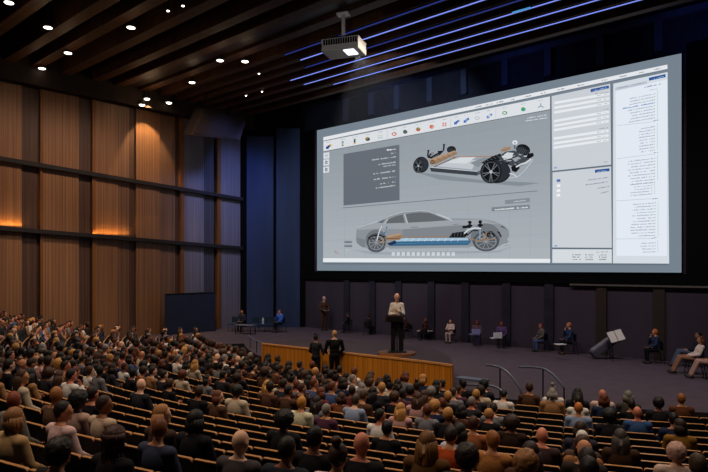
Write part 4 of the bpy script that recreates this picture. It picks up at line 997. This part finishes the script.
# laptops on laps
for x, y, lab_, c in ((474.5, 334.6, 'pale laptop on the lap of the red-haired person in plum', '#8d90c0'), (496, 338.4, 'white laptop on the lap of the person in violet', '#d8d8dc'), (560, 344.6, 'white paper stack on the lap of the person in the navy jacket', '#d9d6d0')):
    p = at(x, y+12); 
    pz_ = .50
    r_ = on_z(x, y, pz_); o = thing('laptop' if 'laptop' in lab_ else 'paper_stack', lab_, 'laptop' if 'laptop' in lab_ else 'papers', r_, YAW+.3)
    bm = bmesh.new(); box(bm, (-.17, -.11, 0), (.17, .11, .02), .004); bm_obj('keyboard_base' if 'laptop' in lab_ else 'sheets', bm, mat('pale shell '+c, c, .5), o)
    if 'laptop' in lab_:
        bm = bmesh.new(); box(bm, (-.17, -.12, .02), (.17, -.105, .22), .004); bm_obj('lid', bm, mat('lid '+c, c, .5), o)
# music stand with white sheets, case leaning beside it
q = at(612.5, 360.6)
o = thing('music_stand', 'music stand with white sheets on the stage near the right', 'music stand', (q.x, q.y, 0), YAW+.1)
bm = bmesh.new(); cyl(bm, (0, 0, .05), (0, 0, .62), .014, seg=8); bm_obj('post', bm, M_metal, o)
for a in (0, 2.1, 4.2):
    bm = bmesh.new(); cyl(bm, (0, 0, .14), (.24*math.cos(a), .24*math.sin(a), .01), .011, seg=6); bm_obj('foot', bm, M_metal, o)
rot = Matrix.Translation((.12, .0, .78)) @ Matrix.Rotation(-.25, 4, 'Y') @ Matrix.Rotation(-.5, 4, 'X')
bm = bmesh.new(); box(bm, (-.27, .0, -.2), (.27, .025, .2), .005, rot); bm_obj('desk', bm, M_metal, o)
bm = bmesh.new(); box(bm, (-.24, -.012, -.17), (-.01, -.002, .19), 0, rot); box(bm, (.01, -.012, -.17), (.24, -.002, .19), 0, rot); bm_obj('sheets', bm, M_white, o)
q = at(601, 358.8)
o = thing('instrument_case', 'grey slab-like case leaning beside the music stand', 'case', (q.x, q.y, 0), YAW)
rot = Matrix.Rotation(.95, 4, 'Y')
bm = bmesh.new(); box(bm, (-.13, -.16, .0), (.13, .16, .85), .05, Matrix.Translation((-.3, 0, .13)) @ rot); bm_obj('shell', bm, mat('case grey', '#4b4a55', .5, .2), o)
bm = bmesh.new(); box(bm, (-.145, -.13, .08), (-.12, .13, .78), .01, Matrix.Translation((-.3, 0, .13)) @ rot); bm_obj('lid_panel', bm, mat('case lid', '#77757f', .5), o)
bm = bmesh.new(); tube(bm, [(.12, .1, .55), (.3, .1, .3), (.38, .12, 0)], .015, 6); tube(bm, [(.12, -.1, .55), (.3, -.1, .3), (.38, -.12, 0)], .015, 6); bm_obj('prop_stand', bm, M_metal, o)
# ------------------------------------------------------------------ the seats
M_seat = mat('seat fabric', '#15181d', .85, .25, 25, spec=.15)
M_seatb = mat('seat shell', '#14171b', .6, .2, 10, spec=.25)
M_rim = mat('seat rim oak', '#a87748', .45, .35, 6, spec=.3)  # tan is the oak's own colour
SW = .53
def back_outline(w, z0, z1, ch):
    pts = [(-w, z0), (w, z0), (w, z1-ch)]
    for k in range(1, 5): a = PI/2*k/5; pts.append((w-ch+ch*math.cos(a), z1-ch+ch*math.sin(a)))
    pts += [(w-ch, z1), (-w+ch, z1)]
    for k in range(1, 5): a = PI/2+PI/2*k/5; pts.append((-w+ch+ch*math.cos(a), z1-ch+ch*math.sin(a)))
    pts.append((-w, z1-ch)); return pts
TILT = Matrix.Translation((0, -.235, .42)) @ Matrix.Rotation(math.radians(7), 4, 'X') @ Matrix.Translation((0, .235, -.42))
def seat_meshes():
    w = SW/2-.002; M = {}
    def mk(nm, bm, m):
        me = bpy.data.meshes.new(nm); bm.normal_update(); bm.to_mesh(me); bm.free(); me.materials.append(m); M[nm] = me
    bm = bmesh.new(); o = back_outline(w, .24, .908, .03); prism(bm, [Vector((x, -.285, z)) for x, z in o], (0, .045, 0))
    bmesh.ops.transform(bm, matrix=TILT, verts=bm.verts[:]); mk('backrest', bm, M_seatb)
    bm = bmesh.new(); o = back_outline(w-.03, .44, .87, .06); prism(bm, [Vector((x, -.24, z)) for x, z in o], (0, .05, 0)); bmesh.ops.transform(bm, matrix=TILT, verts=bm.verts[:]); mk('back_cushion', bm, M_seat)
    bm = bmesh.new(); o = back_outline(w, .85, .92, .035)[2:]       # rim follows the top edge and the rounded corners
    inn = back_outline(w-.010, .85, .909, .03)[2:]
    n_ = len(o)
    for i in range(n_-1):
        prism(bm, [Vector((o[i][0], -.29, o[i][1])), Vector((o[i+1][0], -.29, o[i+1][1])), Vector((inn[i+1][0], -.29, inn[i+1][1])), Vector((inn[i][0], -.29, inn[i][1]))], (0, .036, 0))
    bmesh.ops.transform(bm, matrix=TILT, verts=bm.verts[:]); mk('back_rim', bm, M_rim)
    bm = bmesh.new(); box(bm, (-w+.04, -.2, .36), (w-.04, .2, .45), .025); mk('seat_cushion', bm, M_seat)
    bm = bmesh.new(); box(bm, (w-.022, -.24, .0), (w+.004, -.14, .60), .004); box(bm, (w-.026, -.26, .60), (w+.006, .16, .63), .006); mk('armrest', bm, M_rim)
    return M
SEAT = seat_meshes()
seats = []      # (row, phi, R, pos, facing)
for i in range(NROWS):
    R = R0+PITCH*i; dphi = SW*HS/R; z = floor_z(R)
    k0 = int(PHI_L/dphi)-1; st = .5*(i % 2)
    for k in range(k0, 200):
        phi = (k+st)*dphi
        if phi < PHI_L or phi > math.radians(58): continue
        p = polar(R, phi, z)
        if p.x < XL+.75: continue
        s = project(p+Vector((0, 0, .95*HS)))
        if not s or s[2] < 4.3 or not (-22 < s[0] < 730) or s[1] > 525 or (s[0] < 40 and s[1] < 313): continue
        seats.append(dict(row=i, phi=phi, R=R, p=p, s=s))
for i in range(NROWS):
    rr = sorted((q for q in seats if q['row'] == i), key=lambda q: q['s'][0])
    n_ = 0
    for q in rr:
        n_ += q['s'][1] < 484; q['n'] = n_
open('/tmp/cnt.txt','w').write(f'seats {len(seats)} ')
near = sorted(seats, key=lambda q: q['s'][2])
def facing(phi): return phi            # +Y turned by phi points to the arc's centre
def place_seat(q):
    t = thing('auditorium_seat', f'dark tip-up seat with oak rim, {ordinal(q["n"])} from the left in row {q["row"]+1} from the stage', 'seat', q['p'], facing(q['phi']), 'auditorium seats'); t.scale = (HS,)*3
    for nm in ('backrest', 'back_cushion', 'back_rim', 'seat_cushion', 'armrest'):
        o = bpy.data.objects.new(nm, SEAT[nm]); C.objects.link(o); o.parent = t
near = [q for q in near if q['s'][1] < 484]
for q in near[:300]: place_seat(q)
rest = near[300:]
if rest:
    vs, fs, mi, me_list = [], [], [], [M_seatb, M_rim, M_seat]
    for q in rest:
        mt = Matrix.Translation(q['p']) @ Matrix.Rotation(facing(q['phi']), 4, 'Z') @ Matrix.Scale(HS, 4)
        for nm, ix in (('backrest', 0), ('back_rim', 1), ('seat_cushion', 2)):
            me = SEAT[nm]; b0 = len(vs); vs += [mt @ v.co for v in me.vertices]
            for p in me.polygons: fs.append([b0+v for v in p.vertices]); mi.append(ix)
    me = bpy.data.meshes.new('distant_seats'); me.from_pydata(vs, [], fs); me.update()
    for m_ in me_list: me.materials.append(m_)
    me.polygons.foreach_set('material_index', mi)
    o = bpy.data.objects.new('distant_seats', me); C.objects.link(o)
    tag(o, 'mass of far dark seats under the crowd towards the timber wall and stage', 'seats', None, 'stuff')

# ------------------------------------------------------------------ the audience
SK = {'pale': '#d9a98c', 'tan': '#b9805c', 'brown': '#84533a', 'deep': '#4f3022', 'ruddy': '#c2785e'}
HC = {'black': '#0d0b0b', 'dark brown': '#21150f', 'auburn': '#5a2c18', 'blonde': '#a9793f', 'grey': '#77706c', 'chestnut': '#3c2416'}
CL = {'black': '#121216', 'charcoal': '#26262c', 'navy': '#1d2540', 'white': '#cfc8c2', 'cream': '#b7a68f', 'rust': '#6e3d24', 'tan': '#936a47', 'plum': '#48283a', 'blue': '#3d5078', 'grey': '#6c6a70', 'maroon': '#571f22', 'pink': '#b88a86', 'brown': '#4a3022', 'teal': '#1f4a50'}
taken = {}
# foreground and right-hand people picked out one by one: head pixel, skin, hair kind, hair colour, top colour, pose, label
FG = [
 (23, 403, 'ruddy', 'crop', '#7a3a24', '#6d675f', sitC, 'auburn-cropped man in a grey top, near the left edge'),
 (57, 417, 'tan', 'short', '#1a1216', '#cba9a6', sitD, 'dark-haired person in a pale pink shirt turned right, lower left'),
 (4, 413, 'tan', 'bob', '#8a5c34', '#a8865c', sitA, 'person in a tan jacket with shoulder-length brown hair, lowest at the left edge'),
 (62, 401, 'tan', 'short', '#8f5a2c', '#5a4030', sitC, 'person with ginger hair behind the pink-shirted one'),
 (42, 466, 'brown', 'curly', '#1c1410', '#1a181c', sitA, 'curly dark-haired person at the bottom left, cut off below'),
 (99, 404, 'brown', 'short', '#2a1c14', '#b59e86', sitD, 'dark-haired person in a beige top facing right, left of centre'),
 (80, 405, 'deep', 'afro', '#0e0b0b', '#a88a7c', sitA, 'person with black rounded hair and a dusty pink top'),
 (114, 437, 'brown', 'braids', '#3a1d16', '#121114', sitA, 'person with a big mass of reddish-brown braids and black top'),
 (158, 416, 'pale', 'long', '#9c6a3c', '#3a2a22', sitD, 'person with long dark-blonde hair one row beyond the man in slate blue'),
 (172, 437, 'tan', 'crop', '#6a3a1e', '#34384a', sitC, 'man with short reddish hair in a slate blue tee, lower left'),
 (201, 424, 'tan', 'bob', '#120e0e', '#17161a', sitA, 'black-haired person in black to the right of the reddish-haired slate tee'),
 (242, 466, 'pale', None, '', '#403a3c', sitA, 'bald pink-scalped person cut by the bottom edge left of centre'),
 (265, 458, 'brown', 'crop', '#1b120e', '#22252e', sitA, 'man with thinning dark hair near the bottom, left of the bun'),
 (302, 403, 'tan', 'crop', '#b0782c', '#c3bda0', sitA, 'yellow-haired person in a pale cream shirt left of centre'),
 (287, 413, 'deep', 'afro', '#0a0909', '#18171a', sitA, 'person with round black hair nearer than the pale cream shirt'),
 (322, 450, 'tan', 'bun', '#3a2118', '#cfb2b0', sitA, 'person with brown hair in a top bun and pale pink tee'),
 (320, 472, 'brown', 'short', '#0c0a0a', '#141316', sitA, 'black-haired person in black directly beside the top bun'),
 (368, 455, 'ruddy', None, '', '#15151a', sitA, 'bald red-scalped man in black near the bottom centre'),
 (359, 401, 'pale', 'short', '#3a2a22', '#7f8ca6', sitB, 'person in a pale blue shirt in the middle rows'),
 (429, 450, 'tan', 'long', '#6a4520', '#5a3c1e', sitA, 'person with long golden brown hair spread over the shoulders'),
 (456, 464, 'brown', 'curly', '#241812', '#2a2422', sitA, 'curly brown-haired person beside the long golden hair'),
 (463, 433, 'tan', 'bob', '#0f0d0e', '#b3aebb', sitA, 'black-haired person in a light grey shirt, lower centre'),
 (452, 425, 'tan', 'short', '#20140f', '#a8431a', sitG, 'person in bright orange in the centre rows'),
 (470, 421, 'tan', 'short', '#3a1a12', '#8a5030', sitA, 'red-haired person in tan right of centre'),
 (505, 420, 'brown', 'afro', '#26150e', '#2a1a14', sitA, 'person with tall dark brown hair right of centre'),
 (501, 443, 'tan', 'short', '#8a5228', '#9a6436', sitC, 'ginger-haired person in tan, right of the light grey shirt'),
 (513, 449, 'brown', 'long', '#2a1610', '#43271f', sitA, 'person with straight dark brown hair in a brown jacket, bottom right of centre'),
 (535, 467, 'pale', 'curly', '#8f6038', '#2a2420', sitA, 'person with curly light brown hair at the bottom edge'),
 (542, 434, 'ruddy', None, '', '#3a2a2a', sitG, 'bald pink-headed man right of centre'),
 (562, 446, 'tan', 'bob', '#3a2216', '#8a5c38', sitD, 'brown-haired person in tan facing right, right of centre'),
 (579, 441, 'pale', 'short', '#c9c2ba', '#4a3a34', sitE, 'white-haired person in brown among the right-hand rows'),
 (572, 459, 'pale', 'short', '#2a201c', '#cfcac4', sitE, 'dark-haired person in a small white top, lower right'),
 (583, 408, 'tan', 'crop', '#b0672a', '#7c8ba8', sitA, 'orange-haired person in a light blue shirt, right-hand rows'),
 (584, 429, 'brown', 'bob', '#2a1a12', '#2c2a38', sitA, 'brown-haired person in dark grey, a few rows back from the light blue shirt'),
 (612, 392, 'ruddy', None, '', '#c0a59c', sitA, 'pink-headed person in a pale top in the front rows at right'),
 (631, 397, 'tan', 'bob', '#6e6a62', '#3a3836', sitA, 'grey-haired person in the front rows at right'),
 (654, 406, 'brown', 'curly', '#141112', '#1c1b1e', sitA, 'dark curly-haired person in the front rows at right'),
 (682, 399, 'tan', 'short', '#8a5426', '#5a3420', sitA, 'ginger-haired person in brown, rightmost of the front rows'),
 (632, 413, 'ruddy', None, '', '#34507a', sitA, 'pink-headed man in a blue shirt, right-hand rows'),
 (605, 418, 'deep', 'afro', '#0c0a0a', '#1a191d', sitA, 'person with spiky black hair beside the light blue shirt'),
 (608, 441, 'tan', 'long', '#3b3430', '#3a2418', sitA, 'person with long grey-brown hair and a hood-like fall, lower right'),
 (588, 446, 'tan', None, '', '#2a2220', sitC, 'tan-headed bald person left of the long grey-brown hair'),
 (672, 431, 'brown', 'bob', '#20120c', '#7a5520', sitC, 'dark-haired person in a mustard jacket, lower right'),
 (666, 461, 'pale', 'curly', '#b08a7c', '#b8a094', sitA, 'person with pinkish blonde curls at the bottom right'),
 (592, 470, 'brown', 'short', '#161113', '#1c1a1d', sitA, 'dark-haired head at the bottom edge, lower right'),
 (693, 463, 'brown', 'short', '#3a2a1c', '#2a2220', sitE, 'brown-haired person near the bottom right corner'),
]
def head_px(q, s=1.0): return project(q['p']+Vector((0, 0, 1.24*HS)))
for q in seats: q['h'] = head_px(q)
people = []
for f in FG:
    best = min((q for q in seats if q['h'] and id(q) not in taken), key=lambda q: (q['h'][0]-f[0])**2+(1.3*(q['h'][1]-f[1]))**2)
    taken[id(best)] = 1; people.append((best, f))
for q, (x, y, sk, hr, hc, top, var, lab_) in people:
    add_person(var, lab_, q['p'], facing(q['phi']), SK[sk], top, '#1b1a1f', hr, hc or '#111111', HS, 'seated audience', sleeves=(top not in ('#cfb2b0', '#34384a')))
def interp(x, tab):
    for (x0, y0), (x1, y1) in zip(tab, tab[1:]):
        if x0 <= x <= x1: return lerp(y0, y1, (x-x0)/(x1-x0))
    return tab[-1][1] if x > tab[-1][0] else tab[0][1]
DENSE = [(-30, 374), (60, 370), (130, 366), (190, 366), (250, 374), (300, 396), (380, 402), (440, 412), (480, 406), (490, 398), (730, 380)]
ra = random.Random(11)
crowd = []
for q in near:
    if id(q) in taken or not q['h']: continue
    x, y = q['h'][:2]; lim = interp(x, DENSE)
    if not (-12 < x < 718): continue
    pr_ = .97 if y < lim-6 else .55 if y < lim+8 else .10 if y < lim+26 else 0
    if x > 485:
        pr_ = .62 if y < 399 else .34 if y < 410 else .14 if y < 428 else 0
    if ra.random() < pr_: crowd.append(q)
open('/tmp/cnt.txt','a').write(f'crowd {len(crowd)} fg {len(people)}')
hair_w = [('short', 5), ('crop', 3), ('bob', 3), ('long', 3), ('curly', 2), ('bun', 1), ('afro', 1), (None, 1)]
hk = [h for h, w in hair_w for _ in range(w)]
cw = ['black']*5+['charcoal']*4+['navy']*3+['white']*3+['cream', 'cream', 'rust', 'tan', 'tan', 'plum', 'blue', 'grey', 'grey', 'maroon', 'pink', 'brown', 'brown', 'brown', 'black', 'black']
sw = ['pale']*3+['tan']*4+['brown']*3+['deep']+['ruddy']*2
hcw = ['black']*4+['dark brown']*5+['auburn']*2+['blonde']*2+['grey', 'chestnut', 'chestnut', 'chestnut']
MAXP = 300-len(people)
rows_c = {}
for q in crowd+[q for q, f in people]: rows_c.setdefault(q['row'], []).append(q)
for r_, l in rows_c.items():
    for n_, q in enumerate(sorted(l, key=lambda q: q['h'][0])): q['pn'] = n_+1
def rnd_look(): return ra.choice(hk), ra.choice(hcw), ra.choice(cw), ra.choice(sw), ra.choice(SITS)
for q in crowd[:MAXP]:
    h, hc, c, s_, var = rnd_look()
    who = 'bald person' if h is None else f'{hc}-haired person' if h in ('short', 'crop', 'bob') else f'{hc} {h}-haired person'
    lab_ = f'{who} in {c}, {ordinal(q["pn"])} sitter from left in row {q["row"]+1} from stage'
    t = add_person(var, lab_, q['p'], facing(q['phi'])+ra.uniform(-.2, .2), SK[s_], CL[c], ra.choice(('#1b1a1f', '#22273a', '#2a2420')), h, HC[hc], HS*ra.uniform(.94, 1.04), 'seated audience', legs=q['s'][2] < 14)
far = crowd[MAXP:]
if far:
    mats = []; key = {}
    vs, fs, mi = [], [], []
    def cm(h, base):
        if h not in key:
            key[h] = len(mats); mats.append(mat('crowd '+h, h, .8, .2, 25))
        return key[h]
    import array
    simp = {}
    def lowres(me, ratio):
        if me.name in simp: return simp[me.name]
        o = bpy.data.objects.new('tmp', me); C.objects.link(o); d = o.modifiers.new('d', 'DECIMATE'); d.ratio = ratio
        dg = bpy.context.evaluated_depsgraph_get(); dg.update(); m2 = bpy.data.meshes.new_from_object(o.evaluated_get(dg)); bpy.data.objects.remove(o)
        simp[me.name] = m2; return m2
    for q in far:
        h, hc, c, s_, var = rnd_look()
        mt = Matrix.Translation(q['p']) @ Matrix.Rotation(facing(q['phi']), 4, 'Z') @ Matrix.Scale(HS, 4)
        lst = [(var['body'], mt, SK[s_]), (var['shirt'], mt, CL[c])]
        if h: lst.append((HAIR[h], mt @ var['head'], HC[hc]))
        for me, m_, cc in lst:
            lo = lowres(me, .12); b0 = len(vs); vs += [m_ @ v.co for v in lo.vertices]; ix = cm(cc, '')
            for p in lo.polygons: fs.append([b0+v for v in p.vertices]); mi.append(ix)
    me = bpy.data.meshes.new('distant_crowd'); me.from_pydata(vs, [], fs); me.update()
    for m_ in mats: me.materials.append(m_)
    me.polygons.foreach_set('material_index', mi)
    for p in me.polygons: p.use_smooth = True
    o = bpy.data.objects.new('distant_crowd', me); C.objects.link(o)
    tag(o, 'dense far crowd of tiny seated people towards the timber wall', 'crowd', None, 'stuff')

# ------------------------------------------------------------------ light
w = bpy.data.worlds.new('World'); sc.world = w; w.use_nodes = True
w.node_tree.nodes['Background'].inputs[0].default_value = (.35, .38, .6, 1); w.node_tree.nodes['Background'].inputs[1].default_value = .05
def light(kind, name, loc, target, energy, color, **kw):
    d = bpy.data.lights.new(name, kind); d.energy = energy; d.color = color
    for k, v in kw.items(): setattr(d, k, v)
    o = bpy.data.objects.new(name, d); C.objects.link(o); o.location = loc
    if target is not None: o.rotation_euler = (Vector(target)-Vector(loc)).to_track_quat('-Z', 'Y').to_euler()
    return o
WARM = (1, .80, .62)
# house lights above the rows
for x, y, e in ((-21, 8, 900), (-15, 8.5, 700), (-20, 12, 700), (-9, 8, 650), (-14, 4.5, 800), (-9, 3, 800), (-4, 6.5, 700), (-3, 10.5, 650), (-10, 11.5, 450), (0, 9, 700), (-4.5, 2, 800), (-8, 0, 700)):
    light('SPOT', 'house_spot', (x, y, 10.3), (x+.6, y+1.0, 0), e*.82, WARM, spot_size=math.radians(95), spot_blend=.8, shadow_soft_size=.15)
# front lights over the stage edge catch the faces and shoulders of the audience
for x, y, tx, ty, e in ((-17, 15, -20, 8, 1500), (-11, 15.5, -13, 7, 700), (-4, 15, -5, 6, 800)):
    light('SPOT', 'front_spot', (x, y, 10.3), (tx, ty, .5), e*1.5, (1, .82, .66), spot_size=math.radians(75), spot_blend=.7, shadow_soft_size=.12)
# stage lights on dais and speaker, then added fill for floor and back wall
light('SPOT', 'stage_spot', (-9, 5.5, 10.3), (-12, 13, .3), 1100, (1, .74, .44), spot_size=math.radians(42), spot_blend=.7, shadow_soft_size=.2)
light('SPOT', 'stage_spot', (-6, 8, 10.3), (-11.3, 14.3, 1.4), 420, (1, .9, .8), spot_size=math.radians(20), spot_blend=.6, shadow_soft_size=.15)
for x in (-20, -15, -10, -5, -1):
    light('SPOT', 'stage_fill', (x, 13.9, 10.3), (x-.6, 20.5, 0), 850, (1, .86, .86), spot_size=math.radians(100), spot_blend=1, shadow_soft_size=.3)
# timber wall: warm wash, ledge uplights, wall spots, blue stage wash
for px, e in ((-40, 120), (20, 170), (75, 170), (120, 150), (160, 90)):
    y = on_x(px, HY, XL).y
    light('SPOT', 'wall_wash', (XL+4.2, y, 10.2), (XL, y+.3, 4.2), e*2.1, (1, .74, .56), spot_size=math.radians(100), spot_blend=1, shadow_soft_size=.3)
for x0, x1, e in ((-25, 22, 5), (78, 130, 6)):
    y0, y1 = wall_y(x0), wall_y(x1); yc = (y0+y1)/2
    o = light('AREA', 'ledge_uplight', (XL+.1, yc, ledge1(yc)+.025), None, e*3.2, (1, .5, .12), shape='RECTANGLE', size=abs(y1-y0), size_y=.05)
    o.rotation_euler = Matrix(((0, 1, 0), (1, 0, 0), (0, 0, -1))).to_euler()
p = on_x(146, 98, XL+.75)
light('SPOT', 'wall_spot', (p.x, p.y+.2, p.z), (XL, p.y+.45, 7.2), 800, (1, .66, .32), spot_size=math.radians(62), spot_blend=.4, shadow_soft_size=.06)
for px, e in ((200, 230), (230, 420)):
    y = on_x(px, HY, XL).y
    light('SPOT', 'blue_wash', (XL+4.5, y-.5, 10.2), (XL, y, 6.2), e*2.0, (.2, .31, 1), spot_size=math.radians(60), spot_blend=1, shadow_soft_size=.3)
light('SPOT', 'corner_wash', (-18.5, 16.5, 10.2), (-23.8, 20.2, 4), 520, (.55, .68, 1), spot_size=math.radians(80), spot_blend=1, shadow_soft_size=.3)
# spill of the blue strips on the header over the screen
for x in (-17, -11, -5):
    light('SPOT', 'header_wash', (x, 19.4, 9.9), (x+.4, 21.3, 10.5), 26, (.2, .3, 1), spot_size=math.radians(140), spot_blend=1, shadow_soft_size=.2)
# spill of the downlights on the beams beside them
for (px, py) in dl[:8]:
    p = on_z(px, py, 10.2)
    light('POINT', 'lamp_spill', (p.x, p.y, 9.9), None, 5, (1, .7, .42), shadow_soft_size=.1)
p = on_x(150, 99, XL+1.6)
light('POINT', 'lamp_spill', (p.x, p.y, 9.9), None, 14, (1, .66, .34), shadow_soft_size=.1)
# added fill spot, no lamp of the hall, to brighten the projector
light('SPOT', 'projector_fill', (PROJ.x+3.2, PROJ.y-5.0, 8.2), PROJ+Vector((0, 0, .3)), 170, (1, .95, .9), spot_size=math.radians(26), spot_blend=.6, shadow_soft_size=.1)
# the projector's light beam, shaped as a wedge of thin haze
lp0 = Vector((PROJ.x, PROJ.y+.55, PROJ.z-.08))
corn = [Vector((SX0+.4, YS-.05, SZ1-.2)), Vector((SX1-6, YS-.05, SZ1-.2)), Vector((SX1-6, YS-.05, SZ0+2.5)), Vector((SX0+.4, YS-.05, SZ0+2.5))]
bm = bmesh.new(); tip = [lp0+(c-lp0)*.012 for c in corn]; end = [lp0+(c-lp0)*.97 for c in corn]
va = [bm.verts.new(p-lp0) for p in tip]; vb = [bm.verts.new(p-lp0) for p in end]
bm.faces.new(va); bm.faces.new(vb[::-1])
for i in range(4): bm.faces.new((va[i], va[(i+1) % 4], vb[(i+1) % 4], vb[i]))
bmesh.ops.recalc_face_normals(bm, faces=bm.faces[:])
hz = bpy.data.materials.new('thin haze'); hz.use_nodes = True; nt = hz.node_tree; nt.nodes.remove(nt.nodes['Principled BSDF'])
vs_ = nt.nodes.new('ShaderNodeVolumeScatter'); vs_.inputs['Density'].default_value = .006; vs_.inputs['Anisotropy'].default_value = 0
nt.links.new(vs_.outputs[0], nt.nodes['Material Output'].inputs['Volume'])
o = bm_obj('projector_beam', bm, hz); o.location = lp0
tag(o, 'faint beam of hazy light fanning from the projector towards the screen', 'light beam', None, 'stuff')
light('SPOT', 'projector_lamp', lp0-Vector((0, .0, 0)), sum(corn, Vector())/4, 900, (.8, .88, 1), spot_size=math.radians(70), spot_blend=.3, shadow_soft_size=.02)
sc.view_settings.view_transform = 'Standard'; sc.view_settings.look = 'None'; sc.view_settings.gamma = 1; sc.view_settings.use_curve_mapping = False
sc.view_settings.exposure = 0
sc.cycles.max_bounces = 5; sc.cycles.diffuse_bounces = 3; sc.cycles.sample_clamp_indirect = 4
